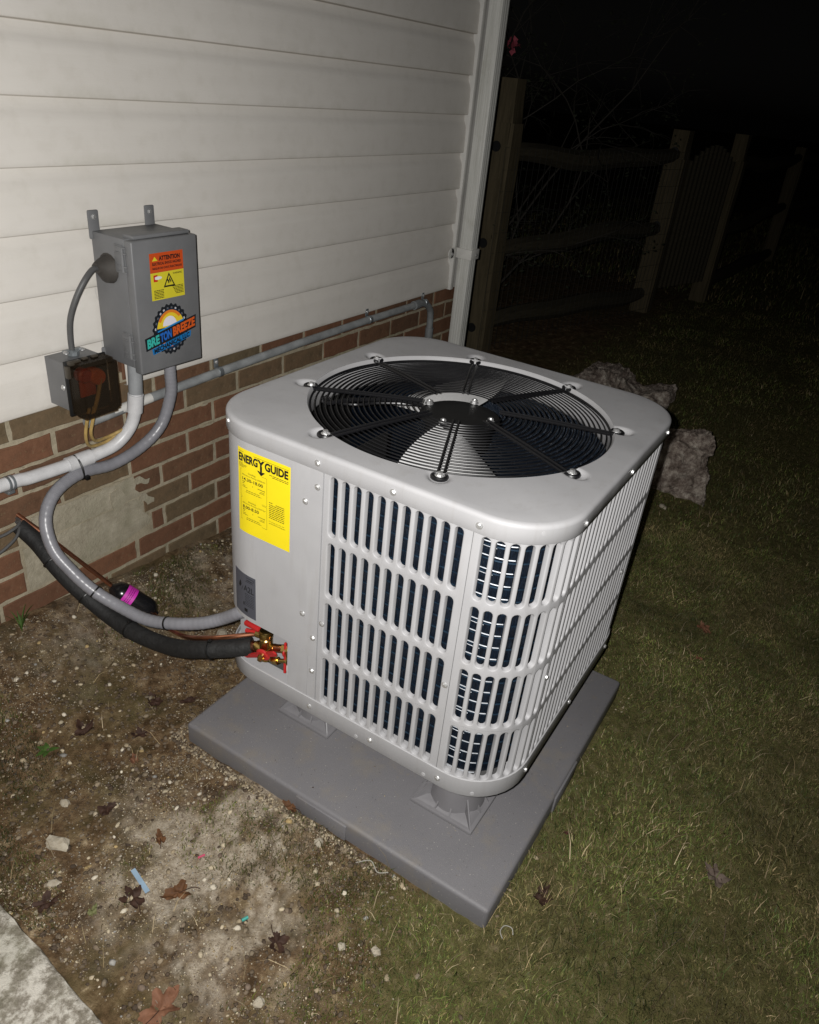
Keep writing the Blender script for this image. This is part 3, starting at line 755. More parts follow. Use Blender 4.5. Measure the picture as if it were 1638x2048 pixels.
# --- yellow efficiency label on the rounded corner
LS0, LS1, LZ0, LZ1 = .2690, .1405, .4735, .6520+.0     # s grows toward the wall: the label's left edge is at LS0
def lab(x, y, o=.0018):
    """x 0..1 left to right, y 0..1 bottom to top"""
    return peri(LS0+(LS1-LS0)*x, LZ0+(LZ1-LZ0)*y, o)
el = sheet('yellow_label', LS1, LS0, LZ0, LZ1, .0013, YELW, unit, .0003, .005, label='yellow efficiency label')
t = M(); f_ = lambda x, y: lab(x, y)
put_text(t, 'ENERG', f_, .025, .405, .850, .948, .045); put_text(t, 'GUIDE', f_, .535, .965, .850, .948, .045)
put_text(t, 'Y', f_, .395, .535, .850, .948, .045); put_rect(t, f_, .448, .486, .79, .88); put_poly(t, f_, [(.39, .82), (.467, .770), (.544, .82), (.50, .82), (.467, .80), (.43, .82)])
put_rect(t, f_, .33, .97, .958, .962); put_rect(t, f_, .03, .13, .962, .966)
for q, (a, c_) in enumerate(((.03, .12), (.03, .20), (.03, .18), (.03, .13))): fuzz_lines(t, f_, a, c_, .828-q*.014, .005, 3, q)
for q in range(2): fuzz_lines(t, f_, .62+.05*q, .97, .820-q*.018, .007, 5, q+9)
# the two boxed ratings
for y0, y1 in ((.435, .765), (.155, .425)):
    for a in ((.06, .575, y1-.003, y1), (.06, .575, y0, y0+.003), (.06, .064, y0, y1), (.571, .575, y0, y1)): put_rect(t, f_, *a)
put_text(t, 'Cooling', f_, .22, .36, .722, .750, .004); put_text(t, 'Efficiency Rating (SEER2)*', f_, .10, .55, .695, .716, .004)
put_text(t, '14.30-18.00', f_, .10, .50, .640, .678, .02)
put_text(t, 'Heating', f_, .22, .36, .385, .410, .004); put_text(t, 'Efficiency Rating (HSPF2)*', f_, .10, .55, .358, .379, .004)
put_text(t, '8.00-8.50', f_, .10, .42, .305, .343, .02)
for yb in (.60, .265):
    put_rect(t, f_, .10, .53, yb, yb+.006)
    for q in (.30, .527): put_rect(t, f_, q, q+.006, yb-.006, yb+.012)
    put_poly(t, f_, [(.10, yb+.025), (.115, yb+.034), (.115, yb+.016)]); put_poly(t, f_, [(.155, yb+.025), (.14, yb+.034), (.14, yb+.016)]); put_rect(t, f_, .112, .143, yb+.022, yb+.028)
    for q, (a, c_) in enumerate(((.10, .16), (.10, .20))): fuzz_lines(t, f_, a, c_, yb-.022-q*.016, .005, 2, q)
    for q, (a, c_) in enumerate(((.45, .53), (.43, .53))): fuzz_lines(t, f_, a, c_, yb-.022-q*.016, .005, 2, q+4)
    for q, (a, c_) in enumerate(((.18, .44), (.17, .47))): fuzz_lines(t, f_, a, c_, yb-.070-q*.020, .006, 5, q+3)
put_poly(t, f_, [(.615, .505), (.63, .514), (.63, .496)]); put_poly(t, f_, [(.68, .505), (.665, .514), (.665, .496)]); put_rect(t, f_, .628, .667, .502, .508)
for q in range(9): fuzz_lines(t, f_, .74 if q == 0 else .615, .90, .495-q*.022, .0085, 6, q+20)
put_text(t, 'For energy cost info, visit', f_, .615, .90, .268, .284, .004); put_text(t, 'productinfo.energy.gov', f_, .615, .92, .244, .262, .012)
t.build('lettering', PRINT, el)
# --- dark refrigerant label low on the corner
f2 = lambda x, y: peri(.292+(.226-.292)*x, .268+(.372-.268)*y, .0018)
dl = sheet('refrigerant_label', .226, .292, .268, .372, .0013, DKLAB, unit, .0003, .005, label='dark grey refrigerant label low on the corner')
t = M(); put_text(t, 'A2L', f2, .50, .93, .60, .74, .01)
put_rect(t, f2, .62, .93, .93, .94); put_rect(t, f2, .58, .90, .84, .85); put_poly(t, f2, [(.93, .94), (.96, .90), (.93, .90)]); fuzz_lines(t, f2, .64, .90, .875, .02, 4, 1)
put_poly(t, f2, [(.30, .62), (.38, .70), (.34, .80), (.28, .74), (.24, .66)]); put_poly(t, f2, [(.38, .58), (.46, .70), (.47, .695), (.39, .57)])
for q in range(8): fuzz_lines(t, f2, .55, .93, .54-q*.04, .012, 6, q)
put_rect(t, f2, .52, .66, .10, .18); put_rect(t, f2, .47, .52, .24, .32); t.build('lettering', PRINT, dl)

# ------------------------------------------------------------------ service valves (world frame pieces given in unit frame)
def ball(b, c, r, n=14): b.lathe([(r*sin(pi*k/8) if 0 < k < 8 else .0002, -r*cos(pi*k/8)) for k in range(9)], n, c)
vz = thing('service_valves', 'brass service valves with red caps and lever at the unit corner', 'valve', VW(0, 0, 0), TH, frame=(0, 0, 0))
b = M(); b.lathe([(.0125, -.036), (.0150, -.035), (.0155, -.024), (.0125, -.022), (.0140, -.010), (.0140, .018), (.0118, .021), (.0145, .023), (.0150, .036), (.0130, .040), (.006, .042)], 22, (-.338, .216, .196))
b.tube([(-.336, .216, .186), (-.334, .194, .196)], .0100, 14); b.tube([(-.334, .170, .206), (-.333, .152, .212)], .0125, 6, smooth=False)
b.tube([(-.337, .222, .176), (-.334, .246, .176)], .0130, 12)
b.tube([(-.345, .212, .187), (-.366, .208, .181)], .0075, 12); b.tube([(-.366, .208, .181), (-.3705, .207, .180)], .0050, 6, smooth=False); b.build('valve_body', BRASS, vz)
b = M(); b.tube([(-.334, .194, .196), (-.333, .166, .208)], .0092, 14); b.build('copper_stub', COPPER, vz)
ax = Vector((-.93, -.12, -.25)).normalized(); b = M(); c0 = Vector((-.352, .2095, .1855)); b.lathe([(.0090, 0), (.0150, .0005), (.0165, .003), (.0160, .0055), (.0130, .0075), (.0085, .0070)], 24, c0, ax)
e1 = (Vector((0, .060, -.038))-ax*Vector((0, .060, -.038)).dot(ax)).normalized(); e2 = ax.cross(e1)
for sg, L in ((1, .064), (-1, .042)):
    w0, w1 = .0060, .0045 if sg > 0 else .0065; pts = [c0+ax*.001+e1*sg*.010-e2*w0, c0+ax*.001+e1*sg*L*.92-e2*w1, c0+ax*.001+e1*sg*L, c0+ax*.001+e1*sg*L*.92+e2*w1, c0+ax*.001+e1*sg*.010+e2*w0]
    b.prism(pts, ax*.0042)
fixn(b.build('red_cap', REDP, vz))
b = M(); b.box((-.343, .1590, .196), (-.337, .1640, .232), .002); b.tube([(-.340, .1615, .200), (-.341, .1612, .152)], .0034, 8); b.lathe([(.0100, -.002), (.0108, 0), (.0100, .002)], 18, (-.338, .1615, .205), (0, 1, 0)); b.build('red_lever', REDP, vz)
b = M(); b.tube([(-.343, .192, .171), (-.343, .178, .176)], .0088, 6, smooth=False); b.tube([(-.343, .179, .176), (-.340, .156, .185)], .0048, 10); b.lathe([(.010, 0), (.010, .004)], 6, (-.339, .1555, .186), (0, -1, .3), smooth=False); b.build('port_cap', BRASS, vz)
b = M(); b.tube([(-.328, .240, .206), (-.331, .278, .200)], .0052, 8); b.box((-.336, .240, .214), (-.324, .282, .226), .004); b.build('upper_red_cap', REDP, vz)
b = M(); b.lathe([(.010, 0), (.012, .004), (.012, .034), (.009, .038)], 16, (-.322, .228, .196)); b.tube([(-.325, .230, .204), (-.328, .252, .203)], .0085, 10); b.build('upper_valve', BRASS, vz)
b = M(); b.tube(catmull([(-.338, .157, .190), (-.345, .152, .165), (-.346, .147, .140), (-.346, .146, .128)]), .0013, 6); b.build('lead_wire', simple('white_lead', (.55, .55, .52), .5), vz)
b = M(); b.lathe([(.0165, -.0015), (.0175, 0), (.0165, .0015)], 20, (-.333, .1515, .210), (0, 1, 0)); b.build('flange', BRASS, vz)
for p in ((-.336, .236, .150), (-.338, .235, .162), (-.338, .150, .182), (-.336, .150, .222)): place(SCREW, 'screw', vz, p, (-1, 0, .2))

# ------------------------------------------------------------------ pipes and conduits
def run(name, label, cat, pts, r, mat, n=14, k=8, parts=None):
    t_ = thing(name, label, cat, tuple(pts[0])); b = M(); b.tube(catmull(pts, k), r, n); o = b.build('pipe' if 'pipe' in name or 'line' in name else 'sleeve', mat, t_); return t_, o
# insulated suction line
ins = [(-.333, .945, .268), (-.322, .900, .233), (-.319, .840, .187), (-.303, .780, .133), (-.287, .710, .090), (-.283, .620, .080), (-.278, .530, .090), (-.280, .460, .117), (-.276, .400, .146), (-.256, .360, .157), (-.241, .330, .166), (-.226, .308, .172)]
pi_ = thing('insulated_line', 'thick black foam insulated line from the brick wall to the valves', 'pipe', ins[0])
b = M(); P = catmull(ins, 8); b.tube(P, [.0200+.0004*sin(i*.37) for i in range(len(P))], 18); b.build('foam_sleeve', BLACK, pi_)
for j in (14, 25, 38, 66):
    p = P[j]; d = (P[j+1]-P[j-1]).normalized(); bb = M(); bb.lathe([(.0222, -.0018), (.0226, 0), (.0222, .0018)], 18, p, d); bb.box(tuple(p+Vector((-.004, -.004, .020))), tuple(p+Vector((.004, .004, .026))), .001); bb.build('cable_tie', TIE, pi_)
b = M(); Q_ = [Vector(p) for p in ((-.228, .311, .172), (-.223, .295, .174), (-.221, .282, .175))]; b.tube(Q_, .0125, 14); b.build('copper_end', COPPER, pi_)
# liquid line with filter drier
lq1 = [(-.328, .955, .292), (-.301, .900, .246), (-.259, .860, .176), (-.200, .803, .078)]
lt = thing('liquid_line', 'thin copper line with a black filter drier lying by the wall', 'pipe', lq1[0])
b = M(); b.tube(catmull(lq1), .0052, 10); b.tube(catmull([(-.152, .735, .012), (-.165, .69, .018), (-.205, .610, .056), (-.250, .495, .116), (-.264, .410, .165), (-.253, .355, .190), (-.218, .305, .202), (-.212, .285, .203)]), .0052, 10); b.build('copper_tube', COPPER, lt)
b = M(); A_ = Vector((-.205, .806, .081)); B_ = Vector((-.146, .727, .003)); d = (B_-A_); L = d.length; d.normalize()
b = M(); b.lathe([(.008, -.004), (.012, 0), (.024, .010), (.0285, .022), (.0290, .028), (.0290, L-.030), (.0275, L-.018), (.020, L-.006), (.010, L), (.008, L+.006)], 28, A_, d); dr = b.build('filter_drier', BLACKG, lt)
b = M(); z_ = d; x_ = z_.orthogonal().normalized(); y_ = z_.cross(x_)
cdir = (CAM-(A_+B_)/2); cdir = (cdir-z_*cdir.dot(z_)).normalized(); y_ = z_.cross(cdir)
dm = lambda a, h: tuple(A_+z_*h+(cdir*cos(a)+y_*sin(a))*.0294)
vs = []; fs = []
for i in range(17):
    a = -1.45+2.5*i/16; vs += [dm(a, .030), dm(a, .058)]
b.add(vs, [(2*i, 2*i+1, 2*i+3, 2*i+2) for i in range(16)], True); ml = b.build('magenta_label', MAG, dr)
t = M(); dm2 = lambda x, y: tuple(A_+z_*(.033+.022*y)+(cdir*cos(-1.2+2.0*x)+y_*sin(-1.2+2.0*x))*.0297)
for q in range(3): fuzz_lines(t, dm2, .1+.03*q, .85, .25+.22*q, .07, 7, q+31)
t.build('lettering', PRINT, ml)
# second copper stub running inside the tied bundle
b = M(); b.tube(catmull([(-.335, .955, .262), (-.310, .905, .222), (-.285, .85, .165), (-.262, .79, .112), (-.24, .74, .08)]), .004, 8); b.build('copper_tube', COPD, lt)
# flexible conduit
fx = [(.074, .862, .600), (.074, .862, .560), (.073, .865, .506), (.044, .875, .429), (-.015, .885, .384), (-.100, .891, .363), (-.190, .893, .371), (-.267, .883, .354), (-.314, .863, .311), (-.328, .830, .250), (-.318, .785, .200), (-.299, .740, .155), (-.276, .680, .124), (-.260, .610, .112), (-.244, .540, .126), (-.224, .470, .150), (-.203, .420, .176), (-.196, .370, .215), (-.170, .33, .235)]
ft = thing('flexible_conduit', 'grey flexible conduit looping from the disconnect box to the unit', 'conduit', fx[0])
P = catmull(fx, 20); b = M(); b.tube(P, [.0145+.00022*sin(i*1.5) for i in range(len(P))], 18); b.build('sleeve', FLEX, ft, sharp=80)
for p, q in (((-.190, .893, .371), 0), ((-.298, .738, .154), 1), ((-.2470, .555, .121), 2)):
    j = min(range(len(P)), key=lambda i: (P[i]-Vector(p)).length); pp = P[j]; d = (P[min(j+2, len(P)-1)]-P[j-2]).normalized(); bb = M()
    if q == 0:
        c_ = pp+Vector((0, .0065, .013)); e1 = Vector((0, .42, 1)).normalized(); e2 = d.cross(e1).normalized()
        ring = [c_+e1*cos(2*pi*i/20)*.0305+e2*sin(2*pi*i/20)*.0178 for i in range(20)]; bb.tube(ring, .0016, 6, closed=True)
        ring = [v_+d*.0022 for v_ in ring]; bb.tube(ring, .0016, 6, closed=True); bb.box(tuple(pp+Vector((-.002, -.022, -.012))), tuple(pp+Vector((.009, -.014, -.002))), .001)
    else: bb.lathe([(.0160, -.002), (.0163, 0), (.0160, .002)], 20, pp, d); bb.tube([pp-d.cross(Vector((0, 0, 1))).normalized()*.017, pp-d.cross(Vector((0, 0, 1))).normalized()*.022+Vector((0, 0, -.004))], .003, 6)
    bb.build('cable_tie', TIE, ft)
b = M(); b.lathe([(.0165, 0), (.0190, .004), (.0190, .016), (.016, .02)], 8, (.074, .862, .598), (0, 0, 1), smooth=False); b.build('connector', PVCG, ft)
# white pvc conduit
pv = [(-1.2, .918, .410), (-.70, .917, .408), (-.375, .915, .401), (-.306, .912, .396), (-.217, .909, .394), (-.172, .905, .397), (-.134, .900, .400), (-.086, .890, .413), (-.051, .880, .446), (-.037, .870, .489), (-.033, .864, .545), (-.031, .862, .612)]
pt = thing('white_conduit', 'white PVC conduit along the bricks bending up into the disconnect box', 'conduit', pv[2])
b = M(); P = catmull(pv, 10); b.tube(P, .0152, 18); b.build('pipe', PVC, pt)
def collar(P, a, b_, r, mat, name, par):
    bb = M(); Pa = [p for p in P if a <= p[0] <= b_]; bb.tube(Pa, r, 20); return bb.build(name, mat, par, sharp=40)
collar(P, -.215, -.148, .0185, PVC, 'coupling', pt)
b = M(); b.tube([(-.0334, .8645, .538), (-.0368, .8695, .492)], .0188, 20); b.build('coupling', PVC, pt, sharp=40)
b = M(); b.tube([(-.0310, .862, .615), (-.0332, .864, .541)], .0168, 20); b.build('adapter', PVCG, pt, sharp=40)
j = min(range(len(P)), key=lambda i: abs(P[i][0]+.148)); b = M(); b.lathe([(.0158, -.001), (.0160, 0), (.0158, .001)], 20, P[j], (P[j+1]-P[j-1]).normalized()); b.build('red_ring', simple('primer', (.16, .03, .02), .5), pt)
b = M()
for q in (-.006, .004): b.lathe([(.0160, -.003), (.0178, -.002), (.0178, .002), (.0160, .003)], 20, (-.352+q, .9145, .3995), (1, 0, -.1))
b.box((-.362, .912, .372), (-.344, .948, .384), .002); b.build('pipe_strap', GALV, pt)
# metal conduit along the brick, turning down near the corner
em = [(-.135, .928, .472), (.0, .928, .481), (.3, .928, .4935), (.65, .928, .503), (1.03, .928, .508), (1.34, .928, .508), (1.400, .928, .505), (1.445, .928, .482), (1.465, .928, .440), (1.468, .928, .30), (1.468, .930, -.10)]
et = thing('metal_conduit', 'grey metal conduit running along the bricks under the siding', 'conduit', em[1])
b = M(); b.tube(em[:6], .0125, 14); b.tube(em[9:], .0125, 14); b.build('pipe', EMT, et)
b = M(); b.tube(catmull(em[5:10], 8), .0130, 14); b.tube([(1.33, .928, .508), (1.37, .928, .5085)], .0165, 14); b.tube([(1.468, .928, .395), (1.468, .928, .345)], .0165, 14); b.build('elbow', simple('elbow_grey', (.17, .18, .185), .5, 0, .2, 25), et)
for x, z in ((.305, .494), (1.034, .508), (1.41, .506)):
    bb = M(); bb.lathe([(.0128, -.008), (.0142, -.007), (.0142, .007), (.0128, .008)], 18, (x, .928, z), (1, 0, .02)); bb.box((x-.008, .938, z+.010), (x+.008, .942, z+.036), .0015); sp_ = bb.build('pipe_strap', GALV, et)
    place(SCREW, 'screw', sp_, (x, .937, z+.026), (0, -1, 0))
b = M(); P = catmull([(-.10, .9285, .4745), (-.05, .9285, .4780), (0, .928, .481), (.06, .928, .4835)], 8); b.tube(P, .0129, 14); b.build('paint_smear', WTRIM, et)

# ------------------------------------------------------------------ disconnect box
bx0, bx1, bz0, bz1, byf, byb = -.061, .119, .617, .912, .797, .930
bt = thing('disconnect_box', 'grey metal electrical box with warning stickers on the siding', 'electrical box', ((bx0+bx1)/2, byb, bz0))
b = M(); b.box((bx0, byf+.026, bz0+.004), (bx1, byb, bz1-.003), .0025); b.build('enclosure', BOXP, bt)
b = M(); b.box((bx0-.002, byf, bz0-.006), (bx1+.003, byf+.024, bz1-.004), .004, 3); door = b.build('door', BOXP, bt)
b = M(); b.box((bx0+.014, byf+.012, bz1-.004), (bx1-.006, byf+.046, bz1+.0045), .003, 2); b.build('drip_hood', BOXP, bt)
for z0, z1 in ((.836, .896), (.640, .702)):
    hb = M(); hb.box((bx0-.0042, byf+.029, z0), (bx0-.0002, byf+.055, z1), .0012)
    hb.tube([(bx0-.005, byf+.028, z0+.004), (bx0-.005, byf+.028, z1-.004)], .0036, 10)
    for zz in (z0+.004, z0+.016, z1-.016, z1-.004): hb.box((bx0-.0068, byf+.018, zz-.0018), (bx0-.002, byf+.050, zz+.0018), .0008)
    hb.build('hinge', BOXP, bt)
for x, z, up_ in ((-.060, .912, 1), (.093, .912, 1), (-.062, .617, -1)):
    tb = M(); z0, z1 = (z-.02, z+.040) if up_ > 0 else (z-.026, z+.03); tb.box((x-.0135+.006, byb-.006, z0), (x+.0135+.006, byb-.002, z1), .003, 2); o = tb.build('mounting_tab', BOXP, bt)
    place(SCREW, 'screw', o, (x+.006, byb-.0065, (z+.026) if up_ > 0 else (z-.013)), (0, -1, 0))
b = M(); P = [(bx0-.0005, .880, .838), (bx0-.004, .880, .838), (bx0-.016, .880, .842), (bx0-.030, .877, .844), (bx0-.036, .875, .843)]
b.tube(P, [.033, .031, .022, .0135, .011], 16); b.build('duct_seal', PUTTY, bt)
fd = lambda x, y: (x, byf-.0006, y)
SK = .010
def stk(x0, x1, z0, z1, mat, name, par, y=-.0004, sk=0):
    bb = M(); bb.add([(x0, byf+y, z0), (x1, byf+y, z0+sk), (x1, byf+y, z1+sk), (x0, byf+y, z1)], [(0, 1, 2, 3)]); return bb.build(name, mat, par)
sy = stk(-.018, .0775, .7755, .836, YEL2, 'warning_sticker', bt, -.0004); so = stk(-.018, .0775, .8362, .8785, ORG2, 'warning_header', sy, -.0004)
t = M(); fe = lambda x, y: (-.018+.0955*x, byf-.0009, .7755+.103*y)
put_text(t, 'ATTENTION', fe, .27, .90, .835, .935, .05); put_text(t, 'ELECTRICAL SHOCK HAZARD', fe, .07, .93, .745, .805, .04); put_text(t, 'RISQUE DE CHOC ÉLECTRIQUE', fe, .07, .95, .650, .712, .04)
put_text(t, 'WARNING', fe, .66, .94, .505, .545, .02)
tri = [(.36, .25), (.72, .25), (.54, .56)]; tri2 = [(.415, .285), (.665, .285), (.54, .50)]
put_poly(t, fe, [tri[0], tri[1], tri2[1], tri2[0]]); put_poly(t, fe, [tri[1], tri[2], tri2[2], tri2[1]]); put_poly(t, fe, [tri[2], tri[0], tri2[0], tri2[2]])
put_poly(t, fe, [(.50, .33), (.53, .32), (.55, .40), (.58, .33), (.60, .36), (.57, .42), (.55, .46), (.53, .40)]); put_poly(t, fe, [(.47, .40), (.50, .42), (.55, .35), (.52, .34)])
for q in range(6): fuzz_lines(t, fe, .07, .36, .20-q*.033, .016, 5, q)
for q in range(6): fuzz_lines(t, fe, .62+.02*q, .96, .24-q*.033, .016, 5, q+9)
t.build('lettering', PRINT, sy)
t = M(); put_poly(t, fe, [(.07, .84), (.23, .84), (.15, .93)]); t.build('small_triangle', YEL2, sy)
t = M(); put_poly(t, fe, [(.08, .54), (.20, .545), (.20, .515), (.12, .50), (.12, .45), (.20, .43), (.20, .40), (.08, .40)]); t.build('red_bracket', simple('sticker_red', (.5, .02, .01), .5), sy)
t = M(); put_poly(t, lambda x, y: (fe(x, y)[0], byf-.0007, fe(x, y)[2]), [(.21+.12*cos(a), .475+.035*sin(a)) for a in [2*pi*i/16 for i in range(16)]]); t.build('white_oval', WHITEP, sy)
# round company sticker
cx, cz, RR = .0295, .7035, .060
col = lambda n_, c_: simple(n_, c_, .4, 0, .02)
def disc(name, pts, c_, dy, par):
    bb = M(); bb.add([(cx+x*RR, byf-dy, cz+z*RR) for x, z in pts], [tuple(range(len(pts)))]); return bb.build(name, c_, par)
gearp = []
for i in range(96):
    a = 2*pi*i/96; r = 1.0 if (i//2) % 2 else .94; gearp.append((cos(a)*r*.90, sin(a)*r))
base_s = disc('company_sticker', gearp, col('st_black', (.012, .014, .018)), .0004, bt)
def ringp(r, a0=0, a1=2*pi, n_=40, ex=.90): return [(cos(a0+(a1-a0)*i/n_)*r*ex, sin(a0+(a1-a0)*i/n_)*r) for i in range(n_+(0 if a1-a0 > 6.2 else 1))]
for i in range(24):
    a = 2*pi*(i+.5)/24; 
    disc('gear_tooth', [(cos(a+d_)*r*.90, sin(a+d_)*r) for r, d_ in ((.80, -.06), (.87, -.05), (.87, .05), (.80, .06))], simple('st_silver%d' % ((i*7) % 24 > 8), (.10, .11, .13) if (i*7) % 24 > 8 else (.5, .5, .53), .4, 0, .02), .0006, base_s)
disc('badge_disc', ringp(.79), col('st_navy', (.008, .03, .07)), .0007, base_s)
disc('badge_sun_sky', ringp(.75, RD(8), RD(172)), col('st_yellow', (.75, .55, .03)), .0009, base_s)
disc('badge_sky_orange', ringp(.75, RD(40), RD(150))+[(x*.8, y*.86) for x, y in ringp(.75, RD(40), RD(150))[::-1]], col('st_orange', (.70, .20, .02)), .0010, base_s)
disc('badge_sun', [(-.04+.34*cos(a), .16+.36*sin(a)) for a in [pi*i/16 for i in range(17)]], col('st_white', (.75, .72, .78)), .0011, base_s)
disc('badge_sea', [(-.66, .02), (.66, .30), (.64, .05), (-.60, -.18)], col('st_blue', (.02, .22, .55)), .0012, base_s)
disc('badge_foam', [(-.60, -.06), (0, .10), (.5, .12), (.1, 0), (-.3, -.12), (-.60, -.16)], col('st_foam', (.55, .62, .72)), .0013, base_s)
disc('badge_sand', [(-.62, -.18), (-.2, -.06), (.3, .0), (.55, -.02), (.4, -.2), (-.62, -.30)], col('st_sand', (.66, .45, .24)), .0014, base_s)
bk = disc('banner', [(-1.27, -.66), (1.25, -.16), (1.29, .36), (-1.30, -.16)], col('st_black', (.012, .014, .018)), .0016, base_s)
disc('banner_lower', [(-.95, -.86), (.95, -.48), (1.0, -.24), (-1.0, -.62)], col('st_blue2', (.01, .16, .42)), .00165, base_s)
bf = lambda sk_, x0, z0, x1, h_: (lambda x, y: (cx+(x0+(x1-x0)*x)*RR, byf-.0020, cz+(z0+sk_*x+h_*y)*RR))
t = M(); put_text(t, 'BRE', bf(.12, -1.20, -.57, -.605, .36), 0, 1, 0, 1, .05); t.build('lettering', col('st_teal', (.04, .42, .36)), base_s)
t = M(); put_text(t, 'TON', bf(.12, -.565, -.447, .0, .36), 0, 1, 0, 1, .05); t.build('lettering', col('st_blue3', (.02, .13, .50)), base_s)
t = M(); put_text(t, 'BREEZE', bf(.23, .07, -.315, 1.21, .37), 0, 1, 0, 1, .05); t.build('lettering', col('st_red', (.62, .10, .015)), base_s)
t = M(); put_text(t, 'MECHANICAL LLC', bf(.35, -.90, -.82, .90, .19), 0, 1, 0, 1, .05); t.build('lettering', PRINT, base_s)
disc('badge_lower_arc', ringp(.70, RD(215), RD(275), 16)+[(x*.86, y*.86) for x, y in ringp(.70, RD(215), RD(275), 16)[::-1]], col('st_orange', (.7, .2, .02)), .0009, base_s)

# ------------------------------------------------------------------ small junction box with smoked cover
jt = thing('junction_box', 'small grey junction box with a smoky clear cover over an orange switch', 'electrical box', (-.16, .930, .53))
b = M(); jx0, jx1, jz0, jz1, jf, jb = -.214, -.118, .548, .658, .860, .930
b.box((jx0, jf+.002, jz0), (jx0+.003, jb, jz1)); b.box((jx1-.003, jf+.002, jz0), (jx1, jb, jz1)); b.box((jx0+.003, jf+.002, jz1-.003), (jx1-.003, jb, jz1)); b.box((jx0+.003, jf+.002, jz0), (jx1-.003, jb, jz0+.003)); b.box((jx0+.003, jb-.003, jz0+.003), (jx1-.003, jb, jz1-.003))
b.build('back_box', BOXP, jt)
b = M(); b.box((jx0-.004, jf-.004, jz0-.012), (jx1+.006, jf+.001, jz1+.006), .002, 2); b.build('cover_plate', BLACKP, jt)
m = N('smoked_cover'); tr = m.n('ShaderNodeBsdfTransparent'); tr.inputs['Color'].default_value = (.66, .60, .52, 1); ms = m.n('ShaderNodeMixShader'); ms.inputs[0].default_value = .17
setb(m, (.07, .055, .04), .18); m.l(tr.outputs[0], ms.inputs[1]); m.l(m.b.outputs[0], ms.inputs[2]); m.l(ms.outputs[0], m.o.inputs['Surface']); SMK = m.m
b = M()
def rbox_shell(x0, x1, z0, z1, y0, y1, t_=.0018):
    bm = bmesh.new(); bmesh.ops.create_cube(bm, size=1)
    for v in bm.verts: v.co = Vector(((x0+x1)/2+v.co.x*(x1-x0), (y0+y1)/2+v.co.y*(y1-y0), (z0+z1)/2+v.co.z*(z1-z0)))
    fr = [f for f in bm.faces if f.normal.y > .9]; bmesh.ops.delete(bm, geom=fr, context='FACES')
    bmesh.ops.bevel(bm, geom=[e for e in bm.edges if not e.is_boundary], offset=.010, segments=4, affect='EDGES')
    bmesh.ops.recalc_face_normals(bm, faces=bm.faces); bmesh.ops.solidify(bm, geom=bm.faces[:], thickness=t_)
    bm.verts.index_update(); r = [v.co[:] for v in bm.verts], [[v.index for v in f.verts] for f in bm.faces]; bm.free(); return r
b.add(*rbox_shell(jx0+.002, jx1+.010, jz0-.016, jz1+.004, jf-.046, jf-.005), True); fixn(b.build('smoked_cover', SMK, jt, sharp=50))
b = M(); b.box((jx0+.0, jf-.018, jz1-.002), (jx0+.030, jf-.006, jz1+.008), .003); b.box((jx0+.036, jf-.016, jz1+.004), (jx0+.050, jf-.006, jz1+.009), .002); b.box((jx0+.060, jf-.016, jz1+.004), (jx0+.076, jf-.006, jz1+.009), .002)
b.box((jx0-.006, jf-.016, jz1-.03), (jx0+.003, jf-.004, jz1-.002), .002); b.build('hinge', simple('smoke_brown', (.05, .042, .032), .4), jt)
b = M(); b.box((-.190, jf-.010, .575), (-.150, jf-.0045, .640), .002); b.build('receptacle', simple('red_device', (.45, .06, .02), .5, 0, .1), jt)
b = M(); b.lathe([(.017, 0), (.019, .004), (.019, .024), (.016, .029)], 24, (-.155, jf-.005, .622), (0, -1, 0)); b.build('orange_plug', simple('orange_device', (.58, .11, .02), .4), jt)
b = M(); b.lathe([(.015, 0), (.017, .004), (.017, .020), (.013, .024)], 24, (-.184, jf-.005, .630), (0, -1, 0)); b.build('red_plug', simple('red_device2', (.42, .04, .02), .5), jt)
b = M(); b.tube(catmull([(-.150, jf-.030, .618), (-.160, jf-.030, .585), (-.168, jf-.026, .556), (-.172, jf-.014, .528)]), .0045, 8); b.build('plug_cord', YWIRE, jt)
b = M(); b.lathe([(.011, 0), (.0135, .003), (.0135, .011), (.010, .014)], 8, (-.168, .892, .6585), (0, 0, 1), smooth=False); b.box((-.192, .886, .667), (-.146, .898, .674), .002); b.build('cable_clamp', GALV, jt)
place(SCREW, 'screw', jt, (-.190, .8855, .671), (0, -.3, 1)); place(SCREW, 'screw', jt, (-.149, .8855, .671), (0, -.3, 1)); place(SCREW, 'screw', jt, (-.2145, .875, .600), (-1, 0, 0))
cb = thing('power_cable', 'dark grey cable curving from the disconnect box to the junction box', 'cable', (-.107, .86, .84))
b = M(); b.tube(catmull([(-.095, .876, .843), (-.112, .870, .842), (-.139, .862, .825), (-.160, .868, .790), (-.172, .880, .745), (-.172, .889, .700), (-.170, .892, .664)]), .0062, 12); b.build('sheath', GWIRE, cb)
yw = thing('tan_wires', 'pair of tan wires drooping from the junction box to the conduit', 'cable', (-.16, .87, .53))
b = M(); b.tube(catmull([(-.160, .853, .545), (-.164, .856, .515), (-.170, .862, .480), (-.150, .878, .448), (-.105, .893, .438), (-.06, .885, .448)]), .0040, 8); b.build('wire', YWIRE, yw)
b = M(); b.tube(catmull([(-.172, .853, .545), (-.180, .858, .510), (-.182, .866, .470), (-.160, .885, .435), (-.110, .90, .423), (-.06, .90, .436)]), .0040, 8); b.build('wire', YWIRE, yw)
gw = thing('grey_wires', 'two thin grey wires leaving the bricks at the left edge', 'cable', (-.33, .94, .28))
